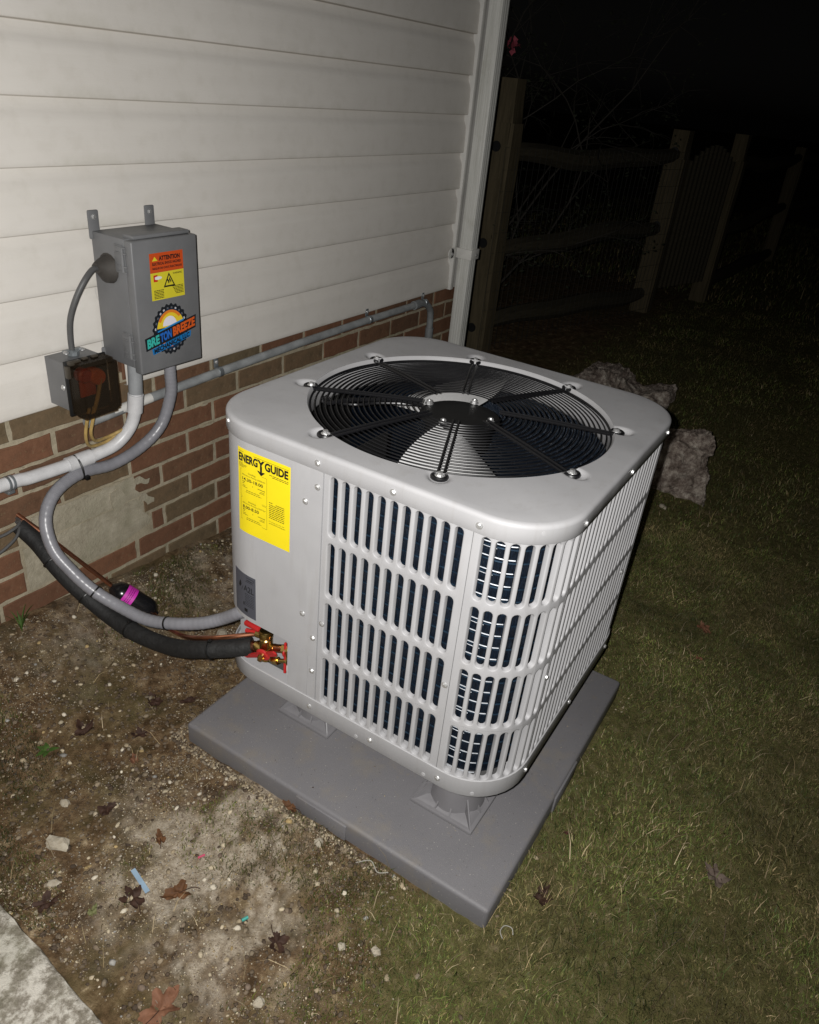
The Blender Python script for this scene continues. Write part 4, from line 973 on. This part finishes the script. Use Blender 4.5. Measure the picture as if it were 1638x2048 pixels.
for pts in ([(-.331, .957, .283), (-.338, .930, .286), (-.365, .915, .283), (-.42, .915, .280), (-.60, .92, .300)], [(-.333, .957, .276), (-.345, .925, .272), (-.380, .905, .258), (-.45, .90, .245), (-.62, .91, .25)]):
    b = M(); b.tube(catmull(pts), .0035, 8); b.build('wire', GWIRE, gw)

# ------------------------------------------------------------------ grass, moss, pebbles
def blades(name, n_, x0, x1, y0, y1, hgt, wid, dens, palette, seed, label, lean=.9, maxtry=6):
    r = np.random.default_rng(seed); xs = r.uniform(x0, x1, n_*maxtry); ys_ = r.uniform(y0, y1, n_*maxtry)
    keep = r.random(len(xs)) < dens(xs, ys_); xs, ys_ = xs[keep][:n_], ys_[keep][:n_]; n_ = len(xs)
    z = gz(xs, ys_)-.002; a = r.uniform(0, 2*pi, n_); a2 = 2.4*(fbm(xs, ys_, 5.0, 3)-.5)*pi+r.normal(0, 1.5, n_)
    h_ = hgt*r.lognormal(0, .42, n_)*(.6+.9*fbm(xs+5, ys_, 4, 3)); w = wid*r.uniform(.6, 1.3, n_); ln = np.clip(r.normal(lean, .45, n_), .05, 2.2)
    dx, dy = np.cos(a2), np.sin(a2); px_, py_ = np.cos(a)*w, np.sin(a)*w
    base = np.stack([xs, ys_, z], 1); sd = np.stack([px_, py_, 0*px_], 1)
    l1 = ln*.35; l2 = ln
    d1 = np.stack([dx*l1, dy*l1, np.ones(n_)], 1); d1 /= np.linalg.norm(d1, axis=1)[:, None]
    d2 = np.stack([dx*l2*1.6, dy*l2*1.6, np.ones(n_)*.7], 1); d2 /= np.linalg.norm(d2, axis=1)[:, None]
    p1 = base+d1*(h_*.5)[:, None]; p2 = p1+d2*(h_*.5)[:, None]
    V = np.stack([base-sd, base+sd, p1+sd*.75, p1-sd*.75, p2], 1).reshape(-1, 3)
    o_ = np.arange(n_)[:, None]*5
    T = np.concatenate([o_+np.array([[0, 1, 2]]), o_+np.array([[0, 2, 3]]), o_+np.array([[3, 2, 4]])], 0)
    pal = np.array(palette); idx = r.choice(len(pal), n_, p=np.array([q[3] for q in palette])/sum(q[3] for q in palette))
    c_ = pal[idx, :3]*r.uniform(.55, 1.5, (n_, 1))*(.12+1.85*fbm(xs, ys_, 8, 5)**1.2)[:, None]; br_ = ss(.50, .68, fbm(xs+20, ys_+3, 5, 4))[:, None]*.55; c_ = c_*(1-br_)+br_*c_.mean(1, keepdims=True)*np.array([[1.5, 1.08, .55]])
    ob = npmesh(name, V, T, GRASSM, np.repeat(c_, 5, 0), False, 3); ob['kind'] = 'stuff'; tag(ob, label, 'grass')
    return ob
PG = [(.070, .095, .020, 5), (.105, .125, .030, 5), (.155, .130, .048, 3.4), (.065, .080, .022, 3), (.05, .075, .018, .8), (.24, .20, .11, 1.0), (.32, .27, .17, .22), (.15, .105, .055, 2.4)]
def inpad(x, y): return (np.abs(x-.0615) < .392) & (np.abs(y-.037) < .392)
def clear(x, y): return ~(inpad(x, y)) & (x > -.80) & (y < .93)
blades('grass', 260000, -.85, 1.5, -1.45, .5, .0098, .00085, lambda x, y: clear(x, y)*grassmask(x, y)*(.35+.65*(fbm(x, y, 9, 3))), PG, 1, 'short patchy lawn grass around the pad', 1.0, 5)
blades('grass', 110000, .3, 5.5, -3.2, .9, .016, .0015, lambda x, y: ((x > 1.5) | (y < -1.45) | (y > .5))*clear(x, y)*grassmask(x, y)*np.clip(1.9/(1.0+.5*np.hypot(x, y)), .2, 1), PG, 2, 'lawn grass farther behind the unit', 1.0, 5)
blades('grass', 26000, 2.0, 12, -4.5, 3.5, .045, .004, lambda x, y: (x > 5.5)*1.0, PG, 3, 'dark lawn grass along the fence', .8, 3)
PM = [(.060, .070, .014, 4), (.085, .090, .018, 3), (.10, .085, .04, 2), (.045, .060, .015, 3), (.20, .16, .09, 1.2)]
blades('grass', 11000, -.6, 1.5, -1.45, .5, .021, .0010, lambda x, y: clear(x, y)*grassmask(x, y)*ss(.52, .68, fbm(x+8, y, 3.5, 4)), [(.06, .085, .02, 3), (.09, .11, .03, 3), (.13, .13, .04, 2), (.26, .21, .12, 1)], 9, 'taller coarse grass tufts in the lawn', .9, 8)
blades('moss', 52000, -.80, 1.0, -.6, .95, .0075, .0011, lambda x, y: clear(x, y)*(1-grassmask(x, y))*ss(.50, .66, fbm(x+4, y+2, 5, 4)+.28*grassmask(x+.05, y-.10))*(1-.8*sandmask(x, y)), PM, 4, 'low green moss and sprouts in the bare dirt', .6, 8)
blades('straw', 2600, -.80, 1.2, -1.2, .9, .040, .0008, lambda x, y: clear(x, y)*(.35+.65*grassmask(x, y)), [(.30, .24, .15, 2), (.22, .17, .09, 2), (.12, .08, .045, 2)], 5, 'loose dry straw bits lying on the ground', 2.2, 5)

phi = (1+5**.5)/2
ICO = np.array([(-1, phi, 0), (1, phi, 0), (-1, -phi, 0), (1, -phi, 0), (0, -1, phi), (0, 1, phi), (0, -1, -phi), (0, 1, -phi), (phi, 0, -1), (phi, 0, 1), (-phi, 0, -1), (-phi, 0, 1)])/1.902
ICF = np.array([(0, 11, 5), (0, 5, 1), (0, 1, 7), (0, 7, 10), (0, 10, 11), (1, 5, 9), (5, 11, 4), (11, 10, 2), (10, 7, 6), (7, 1, 8), (3, 9, 4), (3, 4, 2), (3, 2, 6), (3, 6, 8), (3, 8, 9), (4, 9, 5), (2, 4, 11), (6, 2, 10), (8, 6, 7), (9, 8, 1)])
OCT = np.array([(1, 0, 0), (-1, 0, 0), (0, 1, 0), (0, -1, 0), (0, 0, 1), (0, 0, -.6)]); OCF = np.array([(0, 2, 4), (2, 1, 4), (1, 3, 4), (3, 0, 4), (2, 0, 5), (1, 2, 5), (3, 1, 5), (0, 3, 5)])
def pebbles(name, n_, dens, smin, smax, palette, seed, label, box=(-.80, 1.15, -.75, .94), maxtry=10, power=2.6, ICO=ICO, ICF=ICF, zf=gz, cl=None):
    NVp = len(ICO)
    r = np.random.default_rng(seed); x0, x1, y0, y1 = box; xs = r.uniform(x0, x1, n_*maxtry); ys_ = r.uniform(y0, y1, n_*maxtry)
    keep = r.random(len(xs)) < dens(xs, ys_)*(cl or clear)(xs, ys_); xs, ys_ = xs[keep][:n_], ys_[keep][:n_]; n_ = len(xs)
    s_ = smin+(smax-smin)*r.random(n_)**power
    V = ICO[None]*(1+r.normal(0, .16, (n_, NVp, 1)))
    sc = np.stack([s_*r.uniform(.8, 1.5, n_), s_*r.uniform(.7, 1.1, n_), s_*r.uniform(.35, .8, n_)], 1); V = V*sc[:, None, :]
    a = r.uniform(0, 2*pi, n_); c_, s__ = np.cos(a), np.sin(a)
    Vx = V[..., 0]*c_[:, None]-V[..., 1]*s__[:, None]; Vy = V[..., 0]*s__[:, None]+V[..., 1]*c_[:, None]
    V = np.stack([Vx+xs[:, None], Vy+ys_[:, None], V[..., 2]+(zf(xs, ys_)+s_*.12)[:, None]], -1).reshape(-1, 3)
    T = (ICF[None]+(np.arange(n_)*NVp)[:, None, None]).reshape(-1, 3)
    pal = np.array(palette); idx = r.choice(len(pal), n_, p=pal[:, 3]/pal[:, 3].sum()); cc = pal[idx, :3]*r.uniform(.75, 1.2, (n_, 1))
    ob = npmesh(name, V, T, PEBM, np.repeat(cc, NVp, 0), False, 3); ob['kind'] = 'stuff'; tag(ob, label, 'gravel'); return ob
PP = [(.40, .34, .24, 3), (.31, .25, .165, 3), (.22, .175, .12, 4), (.50, .45, .36, 1.2), (.34, .25, .12, .8), (.27, .26, .24, .6), (.16, .12, .09, 2)]
PD = [(.10, .075, .05, 3), (.07, .05, .034, 3), (.15, .115, .08, 2), (.20, .165, .12, 1)]
dirt = lambda x, y: (1-grassmask(x, y))
pebbles('gravel', 4200, lambda x, y: dirt(x, y)*np.clip(.12+.55*sandmask(x, y)+.9*ss(.52, .70, fbm(x, y, 6, 4))+.25*ss(.5, .8, y), 0, 1), .0010, .0068, PP, 21, 'pale pebbles scattered through the dirt', power=4.2)
pebbles('gravel', 60000, lambda x, y: dirt(x, y)*np.clip(.10+1.1*ss(.40, .68, fbm(x+3, y+1, 8, 5))+.5*sandmask(x, y), 0, 1), .0005, .0024, PP, 22, 'fine grit on the bare dirt', ICO=OCT, ICF=OCF, power=3.0)
pebbles('soil_crumbs', 260, lambda x, y: 1.0*(np.abs(x-.0615) < .37)*(np.abs(y-.037) < .37), .0005, .0019, PD+PP[:2], 24, 'specks of soil and grit on the plastic pad', box=(-.31, .44, -.34, .41), zf=lambda x, y: x*0+ZP+.0002, cl=lambda x, y: x == x, ICO=OCT, ICF=OCF, power=3)
pebbles('soil_crumbs', 2600, lambda x, y: (np.maximum(np.abs(x-.0615), np.abs(y-.037)) < .415)*np.clip(1-1.6*grassmask(x, y)-1.2*(x > .2)-1.0*(y < -.37), .02, 1), .001, .0050, PD+PP[:3], 25, 'soil crumbs heaped against the pad edge', box=(-.37, .49, -.39, .47), maxtry=30)
pebbles('soil_crumbs', 15000, lambda x, y: dirt(x, y)*np.clip(1-2.2*sandmask(x, y), .03, 1), .0010, .0055, PD, 23, 'brown soil crumbs and clods on the dirt')

# single stones
def stone(name, x, y, r, label, seed, mat=None, sz=(1, 1, .6), group=None, sub=3, dz=0.25, rough=.35, cat='stone'):
    bm = bmesh.new(); bmesh.ops.create_icosphere(bm, subdivisions=sub, radius=1)
    for v in bm.verts:
        n0 = v.co.copy(); q = noise.noise(n0*1.3+Vector((seed, 0, 0)))*rough+noise.noise(n0*3.1+Vector((0, seed, 0)))*rough*.4+noise.noise(n0*8+Vector((0, seed, 0)))*rough*.12
        p = n0*(1+q); 
        v.co = Vector((p.x*sz[0], p.y*sz[1], p.z*sz[2]))*r
    bm.verts.index_update(); b = M(); rz = Matrix.Rotation(seed*1.7, 3, 'Z'); z = gz1(x, y)+r*sz[2]*dz
    b.add([(rz @ v.co)+Vector((x, y, z)) for v in bm.verts], [[v.index for v in f.verts] for f in bm.faces], False); bm.free()
    return tag(b.build(name, mat or PALE, None), label, cat, group)
m = N('pale_stone'); c = m.ramp(m.noise(60, 6, .7), [(.3, (.26, .22, .16)), (.7, (.46, .42, .34))]); m.bump(m.noise(160, 5, .7), .7, .002); PALE = setb(m, c, .85, 0, .25)
SG = 'pale stones lying in the dirt'
for i, (x, y, r, sz, lb) in enumerate([(-.665, .412, .017, (1.5, .9, .5), 'largest pale chalky stone, left of the blue strip'), (-.308, .345, .013, (1, .8, .9), 'pale stone wedged against the left end of the pad'),
        (-.722, .345, .011, (1.2, .8, .5), 'pale flat stone near the concrete path edge'), (-.035, .60, .021, (1.5, .8, .4), 'pale slab stone in the gravel beyond the conduit'), (.045, .56, .018, (1.2, .9, .6), 'pale stone beside the unit corner near the conduit end'),
        (-.360, .005, .0095, (1, 1, .7), 'rounded pale stone close to the pad front edge'), (-.655, -.105, .009, (1.2, 1, .6), 'whitish pebble toward the bottom edge of the dirt'),
        (-.470, -.215, .009, (1, 1, .7), 'white pebble where dirt meets grass below the pad'), (-.500, -.160, .0075, (1, 1, .7), 'small cream pebble just left of the white one'),
        (-.600, .480, .010, (1.2, .9, .6), 'pale stone in the brown dirt at the left')]):
    stone('stone', x, y, r, lb, i+3, sz=sz, group=SG, sub=2)

# ------------------------------------------------------------------ dead leaves
def leafmat(name, a, b_):
    m = N(name); c = m.ramp(m.noise(45, 6, .7), [(.3, a), (.7, b_)]); m.bump(m.noise(120, 4), .6, .001); return setb(m, c, .7, 0, .2)
LM = {'brown': leafmat('leaf_brown', (.055, .026, .012), (.14, .065, .028)), 'dark': leafmat('leaf_dark', (.022, .012, .009), (.055, .028, .018)), 'rust': leafmat('leaf_rust', (.10, .045, .024), (.20, .095, .055)),
      'grey': leafmat('leaf_grey', (.10, .075, .06), (.17, .13, .105)), 'red': leafmat('leaf_red', (.05, .022, .016), (.10, .042, .030)), 'green': leafmat('leaf_green', (.09, .10, .035), (.17, .17, .08)), 'weed': leafmat('leaf_weed', (.03, .065, .012), (.06, .11, .022))}
def leaf(x, y, size, rz, mat, label, lobes=5, curl=.25, stem=1, name='dead_leaf', group='dead leaves scattered on the ground', cat='leaf', tilt=0, dz=.004, narrow=1.0):
    NA_, NRr = 60, 5; vs = [(0, 0, 0)]; fs = []; sd = random.uniform(0, 99); R2 = Matrix.Rotation(rz, 3, 'Z') @ Matrix.Rotation(tilt, 3, 'X')
    for k in range(1, NRr+1):
        for i in range(NA_):
            a = 2*pi*i/NA_
            if lobes > 1: r = .50+.34*abs(cos(a*lobes/2))**1.5+.06*cos(a*lobes*3)+.14*max(0, cos(a))
            else: r = .42+.16*cos(a)+.03*cos(7*a)
            r *= (1+.42*noise.noise(Vector((cos(a)*1.7, sin(a)*1.7, sd)))+.16*noise.noise(Vector((cos(a)*7, sin(a)*7, sd))))*size*(k/NRr); p_ = Vector((cos(a)*r, sin(a)*r*.72*narrow, 0))
            p_.z = curl*size*(.9*(p_.y/size)**2*2+.5*(p_.x/size)**2)+noise.noise(Vector((p_.x, p_.y, 0))*(2.6/size)+Vector((sd, 0, 0)))*size*.30+noise.noise(Vector((p_.x, p_.y, 0))*(8/size)+Vector((sd, 0, 0)))*size*.05
            vs.append(p_)
    for i in range(NA_): fs.append((0, 1+i, 1+(i+1) % NA_))
    for k in range(NRr-1):
        for i in range(NA_): a = 1+k*NA_; fs.append((a+i, a+NA_+i, a+NA_+(i+1) % NA_, a+(i+1) % NA_))
    z = gz1(x, y)+dz; o_ = Vector((x, y, z)); n0 = len(vs)
    top = [Vector(v) for v in vs]; th = Vector((0, 0, -.0005))
    vs2 = [R2 @ v+o_ for v in top]+[R2 @ (v+th)+o_ for v in top]; fs2 = fs+[tuple(i+n0 for i in f)[::-1] for f in fs]
    e = 1+(NRr-1)*NA_; fs2 += [(e+i, e+(i+1) % NA_, e+(i+1) % NA_+n0, e+i+n0)[::-1] for i in range(NA_)]
    t_ = thing(name, label, cat, (x, y, z), 0, group); b = M(); b.add(vs2, fs2, True); b.build('leaf_blade', LM[mat], t_, sharp=70)
    if stem:
        s0_ = Vector((-.2*size, 0, .0)); b = M(); b.tube([R2 @ p_+o_ for p_ in catmull([(0, 0, .001), (-.5*size, .02*size, .004), (-.9*size, .10*size, .006), (-1.25*size, .25*size, .002)], 4)], .0008, 5); b.build('leaf_stem', LM['dark' if mat != 'green' else 'green'], t_)
    return t_
leaf(-.600, .145, .030, RD(150), 'brown', 'curled brown leaf with its stem on the pale sandy patch', 3, .5, dz=.010)
leaf(-.655, .205, .030, RD(80), 'dark', 'dark crumpled leaf just left of the curled brown leaf', 5, .3)
leaf(-.445, .455, .034, RD(60), 'rust', 'long rust brown leaf in the dark dirt left of the pad', 1, .3, narrow=.7, stem=0)
leaf(-.300, .388, .020, RD(20), 'rust', 'orange brown leaf tucked at the left end of the pad', 1, .4, dz=.010, stem=0)
leaf(-.332, .100, .020, RD(100), 'brown', 'small brown leaf against the middle of the pad front edge', 3, .5, dz=.008)
leaf(-.365, .150, .017, RD(-60), 'green', 'pale yellow green leaf beside the pad front edge', 1, .2, narrow=.5, stem=0)
leaf(-.195, -.418, .026, RD(200), 'dark', 'dark maroon leaf on the grass right of the pad corner', 5, .35, dz=.010)
leaf(-.035, -.402, .013, RD(110), 'red', 'small reddish brown leaf close to the right side of the pad', 1, .3, dz=.014)
leaf(.060, -.690, .034, RD(210), 'grey', 'greyish tan lobed leaf on the lawn at the right', 5, .2, dz=.016)
leaf(.885, -.465, .032, RD(40), 'rust', 'rust coloured leaf on the dark lawn beyond the unit', 5, .3, dz=.016)
leaf(.735, -.490, .020, RD(90), 'rust', 'faded leaf on the lawn just before the rust coloured one', 1, .2, dz=.014, stem=0)
leaf(-.760, .015, .042, RD(5), 'rust', 'large tan orange lobed leaf at the bottom edge', 5, .2, dz=.006)
leaf(-.465, .600, .030, RD(10), 'dark', 'dark brown leaf cluster left of the pad among pebbles', 5, .4)
leaf(-.385, .510, .024, RD(130), 'dark', 'dark shrivelled leaf just left of the pad corner', 5, .4)
leaf(-.755, .320, .026, RD(-20), 'dark', 'dark withered leaf beside the concrete path', 5, .35)
leaf(-.560, -.060, .026, RD(250), 'dark', 'dark leaf in the mossy dirt near the bottom', 5, .3)
leaf(-.30, .56, .026, RD(70), 'dark', 'curled dark leaf below the black insulated line', 3, .5)
leaf(-.245, .50, .022, RD(150), 'dark', 'small dark leaf below the red valve caps', 3, .5)
leaf(-.715, .240, .015, RD(30), 'green', 'yellow green torn leaf left of the dark crumpled leaf', 3, .3, stem=0)
leaf(-.540, .265, .018, RD(60), 'brown', 'small brown leaf at the top edge of the sandy patch', 3, .4)
leaf(-.560, .40, .022, RD(0), 'dark', 'dark leaf between the largest stone and the sandy patch', 3, .4)
leaf(.05, -.93, .03, RD(80), 'brown', 'brown leaf half hidden in grass at the lower right', 5, .3, dz=.016)
# green weed leaves
for (x, y, n_, lb) in ((-.545, .615, 7, 'bright green weed at the left edge of the dirt'), (-.40, .90, 9, 'tall grass tuft growing against the bricks under the conduit')):
    t_ = thing('weed', lb, 'plant', (x, y, gz1(x, y)))
    for q in range(n_):
        a = random.uniform(0, 6.28); L = random.uniform(.018, .032) if n_ == 7 else random.uniform(.06, .12); w = .006 if n_ == 7 else .0016
        o_ = Vector((x, y, gz1(x, y))); d = Vector((cos(a), sin(a), 0)); n0 = Vector((-sin(a), cos(a), 0)); ln = 1.0 if n_ == 7 else .35; pts = []
        vs = []; fs = []
        for k in range(7):
            t = k/6; p_ = o_+d*L*ln*t*(.5+.5*t)+Vector((0, 0, L*(t*(1.0 if n_ == 9 else .6)-.35*t*t))); ww = w*(sin(pi*min(1, t*.85+.12))); vs += [p_-n0*ww, p_+n0*ww]
        for k in range(6): fs.append((2*k, 2*k+1, 2*k+3, 2*k+2))
        b = M(); b.add(vs, fs, True); b.build('weed_leaf', LM['weed'], t_)
# litter
b = M(); P0 = Vector((-.6190, .2500, gz1(-.62, .25)+.007)); P1 = Vector((-.6310, .1950, gz1(-.63, .196)+.005)); d = (P1-P0).normalized(); n0 = d.cross(Vector((0, 0, 1))).normalized()*.0045; up_ = Vector((0, 0, .0009))
b.prism([P0-n0, P0+n0, P1+n0, P1-n0], up_); tag(fixn(b.build('plastic_strip', simple('blue_strip', (.22, .31, .40), .45), None)), 'pale blue plastic strip lying on the dirt', 'litter')
b = M(); b.tube([(-.525, .176, gz1(-.52, .17)+.003), (-.512, .170, gz1(-.51, .17)+.004)], .0022, 8); tag(b.build('wire_scrap', simple('pink_scrap', (.45, .06, .12), .5), None), 'tiny red and white scrap on the sandy patch', 'litter')
b = M(); b.tube([(-.567, .018, gz1(-.56, .015)+.003), (-.556, .013, gz1(-.56, .015)+.004)], .0030, 8); tag(b.build('plastic_scrap', simple('teal_scrap', (.03, .28, .24), .5), None), 'tiny teal plastic scrap near the bottom', 'litter')
for pts, lb in (([(-.355, -.085, 0), (-.342, -.110, .006), (-.350, -.132, .004), (-.338, -.150, .002)], 'thin white curly twig by the pad front edge'), ([(-.300, -.405, 0), (-.292, -.398, .004), (-.296, -.385, .004), (-.310, -.383, .004), (-.318, -.392, .001)], 'thin white hooked root below the pad corner')):
    b = M(); b.tube(catmull([(x, y, gz1(x, y)+.008+z) for x, y, z in pts], 6), .0010, 6); tag(b.build('twig', simple('white_root', (.30, .29, .25), .7), None), lb, 'twig')

# ------------------------------------------------------------------ boulders behind the unit
def slabstone(name, pts, dirv, label, seed, amp=.014):
    """upright field stone: outline in 3-D, thickness along dirv, roughened"""
    bm = bmesh.new(); n_ = len(pts); d = Vector(dirv)
    f = [bm.verts.new(p) for p in pts]; bk_ = [bm.verts.new(Vector(p)+d) for p in pts]
    bm.faces.new(f); bm.faces.new(bk_[::-1])
    for i in range(n_): bm.faces.new((f[i], bk_[i], bk_[(i+1) % n_], f[(i+1) % n_]))
    bmesh.ops.recalc_face_normals(bm, faces=bm.faces); bmesh.ops.triangulate(bm, faces=bm.faces); bmesh.ops.subdivide_edges(bm, edges=bm.edges, cuts=3, use_grid_fill=True); bmesh.ops.triangulate(bm, faces=bm.faces)
    bmesh.ops.subdivide_edges(bm, edges=bm.edges, cuts=3, use_grid_fill=True)
    for _ in range(3): bmesh.ops.smooth_vert(bm, verts=bm.verts, factor=.5, use_axis_x=True, use_axis_y=True, use_axis_z=True)
    bm.normal_update()
    for v in bm.verts:
        sv = Vector((seed, 0, 0)); q = noise.noise(v.co*8+sv)*amp*1.3-abs(noise.noise(v.co*15+sv))*amp*1.8+(noise.cell(v.co*16+sv)-.5)*amp*.7-abs(noise.noise(v.co*38+sv))*amp*.8+noise.noise(v.co*90+sv)*amp*.3; v.co += v.normal*q
    bm.verts.index_update(); b = M(); b.add([v.co[:] for v in bm.verts], [[v.index for v in f_.verts] for f_ in bm.faces], False); bm.free()
    return tag(b.build(name, STONE, None), label, 'rock', 'field stones standing behind the unit')
slabstone('boulder', [(1.74, -.03, -.16), (1.74, -.04, .14), (1.73, -.10, .185), (1.72, -.205, .205), (1.71, -.235, .17), (1.72, -.225, .09), (1.71, -.255, .03), (1.71, -.262, -.06), (1.72, -.262, -.16)], (.13, .03, -.02), 'upright grey brown stone standing on the lawn just right of the unit', 2)
slabstone('boulder', [(2.60, .70, -.16), (2.60, .69, -.03), (2.60, .62, .03), (2.60, .54, .055), (2.60, .45, .040), (2.60, .39, .0), (2.60, .36, -.06), (2.60, .36, -.16)], (.22, 0, 0), 'rounded pale stone behind the unit, leftmost of the field stones', 5, .02)
slabstone('boulder', [(2.52, .405, -.16), (2.52, .405, .02), (2.52, .385, .055), (2.52, .345, .02), (2.52, .30, .0), (2.52, .22, .035), (2.52, .145, .055), (2.52, .125, .03), (2.52, .135, -.06), (2.52, .15, -.16)], (.20, .02, -.01), 'jagged angular stone between the rounded stone and the upright one', 9, .012)
for i, (x, y, r, lb) in enumerate(((2.2, .28, .03, 'small stone half buried in front of the jagged stone'), (1.60, -.13, .014, 'small pale stone at the foot of the upright stone'))):
    stone('stone', x, y, r, lb, 20+i, sz=(1.3, .9, .6), sub=2)

# ------------------------------------------------------------------ split rail fence with wire mesh, gate, farther fence
FG = 'split rail fence posts'
def gp(x, y): return gz1(x, y)
posts = [('A', 2.795, 1.355, 1.31, .150, 'nearest wooden fence post with dark rail holes beside the downspout'), ('B', 4.70, .955, 1.13, .165, 'wooden fence post at the near side of the gate'),
         ('C', 5.50, .72, 1.13, .150, 'wooden fence post at the far side of the gate'), ('D', 8.25, .66, 1.02, .150, 'most distant wooden fence post in the dark')]
PO = {}
for n_, x, y, zt, w, lb in posts:
    t_ = thing('fence_post', lb, 'fence post', (x, y, gp(x, y)-.05), 0, FG); PO[n_] = (x, y)
    b = M(); bm = bmesh.new(); bmesh.ops.create_cube(bm, size=1)
    bmesh.ops.bevel(bm, geom=[e for e in bm.edges], offset=.12, segments=3, affect='EDGES'); bmesh.ops.subdivide_edges(bm, edges=[e for e in bm.edges if abs(e.verts[0].co.z-e.verts[1].co.z) > .5], cuts=10)
    bm.verts.index_update(); z0 = gp(x, y)-.25
    vs = [(x+v.co.x*w+noise.noise(v.co*5+Vector((x, 0, 0)))*.008, y+v.co.y*w*.85+noise.noise(v.co*5+Vector((0, x, 0)))*.008, z0+(v.co.z+.5)*(zt-z0)) for v in bm.verts]
    b.add(vs, [[v.index for v in f.verts] for f in bm.faces], True); bm.free(); b.build('timber', WOOD, t_, sharp=40)
    if n_ in 'AB':
        for zz in (1.0, .52, .05):
            h_ = M(); h_.lathe([(.026, 0), (.026, .004)], 16, (x-w/2-.006, y+.01, zz), (-1, 0, 0)); h_.build('rail_hole', BLACKP, t_)
def rail(x0, y0, x1, y1, z, lb, grp='split rails between the fence posts', r=.055):
    b = M(); pts = []; R1 = []
    for k in range(13):
        t = k/12; pts.append((x0+(x1-x0)*t, y0+(y1-y0)*t, z+.02*sin(t*5+z*9)+.01*sin(t*13))); R1.append(r*(.75+.35*sin(pi*t)))
    b.tube(pts, R1, 7, smooth=False); return tag(b.build('fence_rail', RAILW, None), lb, 'fence rail', grp)
for a, c_, nm in (('A', 'B', 'between the nearest post and the gate'), ('C', 'D', 'beyond the gate, toward the farthest post')):
    for z, hn in ((.96, 'top'), (.49, 'middle'), (.05, 'lowest')):
        rail(PO[a][0], PO[a][1], PO[c_][0], PO[c_][1], z-(.05 if a == 'C' else 0), hn+' split rail '+nm)
for z, hn in ((.90, 'top'), (.45, 'middle')): rail(PO['D'][0], PO['D'][1], 12.5, .1, z, hn+' split rail past the farthest post')
# welded wire mesh on the rails A-B
b = M(); x0, y0 = PO['A'][0]-.09, PO['A'][1]-.02; x1, y1 = PO['B'][0], PO['B'][1]-.10; Lx = hypot(x1-x0, y1-y0)
for k in range(11): z = -.05+.105*k; b.tube([(x0, y0-.03, z), (x1, y1, z)], .0011, 4)
for k in range(int(Lx/.052)): t = k*.052/Lx; b.tube([(x0+(x1-x0)*t, y0-.03+(y1-y0+.03)*t, -.08), (x0+(x1-x0)*t, y0-.03+(y1-y0+.03)*t, 1.0)], .0011, 4)
tag(b.build('wire_mesh', simple('mesh_wire', (.07, .07, .065), .45, .6), None), 'welded wire mesh fixed to the split rail fence', 'wire fence')
# gate: arched frame with rounded slats
gt = thing('garden_gate', 'weathered wooden gate with an arched top of narrow pickets', 'gate', (5.1, .84, gp(5.1, .84)))
gx0, gy0, gx1, gy1 = 4.80, .925, 5.42, .745
def gpnt(t, z, o=0): return (gx0+(gx1-gx0)*t+o*.28, gy0+(gy1-gy0)*t+o*.96-.03, z)
for k in range(11):
    t = .04+.092*k; top_ = .93+.12*sin(pi*(t)); b = M(); b.tube([gpnt(t, .06), gpnt(t, top_)], .017, 6, smooth=False); b.build('picket', RAILW, gt)
for z in (.12, .66):
    b = M(); b.tube([gpnt(0, z, .04), gpnt(1, z, .04)], .035, 4, smooth=False); b.build('cross_rail', WOOD, gt)
b = M(); b.tube([gpnt(.05, .14, .05), gpnt(.95, .64, .05)], .028, 4, smooth=False); b.build('brace', WOOD, gt)
# bare shrub past the house corner with one pink bloom
sh = thing('shrub', 'thin leggy shrub with one pink bloom past the house corner', 'shrub', (3.35, 1.75, gp(3.35, 1.75)))
rs = random.Random(3); b = M(); tips = []
def twig(p, d, L, r, lev):
    pts = [p]; q = p.copy(); dd = d.copy()
    for k in range(6):
        dd = (dd+Vector((rs.gauss(0, .16), rs.gauss(0, .16), rs.gauss(0, .10)-.02*lev))).normalized(); q = q+dd*L/6; pts.append(q.copy())
        if lev < 3 and rs.random() < .62: twig(q.copy(), (dd+Vector((rs.gauss(0, .7), rs.gauss(0, .7), rs.gauss(0, .4)))).normalized(), L*rs.uniform(.35, .6), r*.55, lev+1)
    b.tube(pts, [r*(1-.11*k) for k in range(7)], 5); tips.append(q)
for k in range(6): twig(Vector((3.35+rs.uniform(-.1, .1), 1.72+rs.uniform(-.1, .1), gp(3.35, 1.75))), Vector((rs.uniform(-.25, .15), rs.uniform(-.40, .05), 1)).normalized(), rs.uniform(1.3, 2.0), .009, 0)
b.build('branches', simple('bark', (.035, .03, .024), .8, 0, .2, 60, .4), sh)
b = M(); 
for tp in tips:
    for q in range(4):
        c_ = tp+Vector((rs.gauss(0, .03), rs.gauss(0, .03), rs.gauss(0, .03))); a = Vector((rs.gauss(0, 1), rs.gauss(0, 1), rs.gauss(0, 1))).normalized(); e = a.orthogonal().normalized(); s_ = rs.uniform(.008, .018)
        b.add([c_-a*s_, c_+e*s_*.5, c_+a*s_, c_-e*s_*.5], [(0, 1, 2, 3)])
o = b.build('foliage', simple('shrub_leaf', (.025, .03, .015), .7), sh); o['kind'] = 'stuff'
b = M(); fc = Vector((3.20, 1.59, 1.47))
for q in range(16):
    a = Vector((rs.gauss(0, 1), rs.gauss(0, 1), rs.gauss(0, 1))).normalized(); e = a.orthogonal().normalized(); c_ = fc+a*.020; n0 = a.cross(e)
    b.add([c_, c_+e*.022+a*.012, c_+e*.03+n0*.014+a*.02, c_+n0*.022+a*.012], [(0, 1, 2, 3)])
b.build('bloom', simple('pink_bloom', (.50, .10, .14), .6), sh)
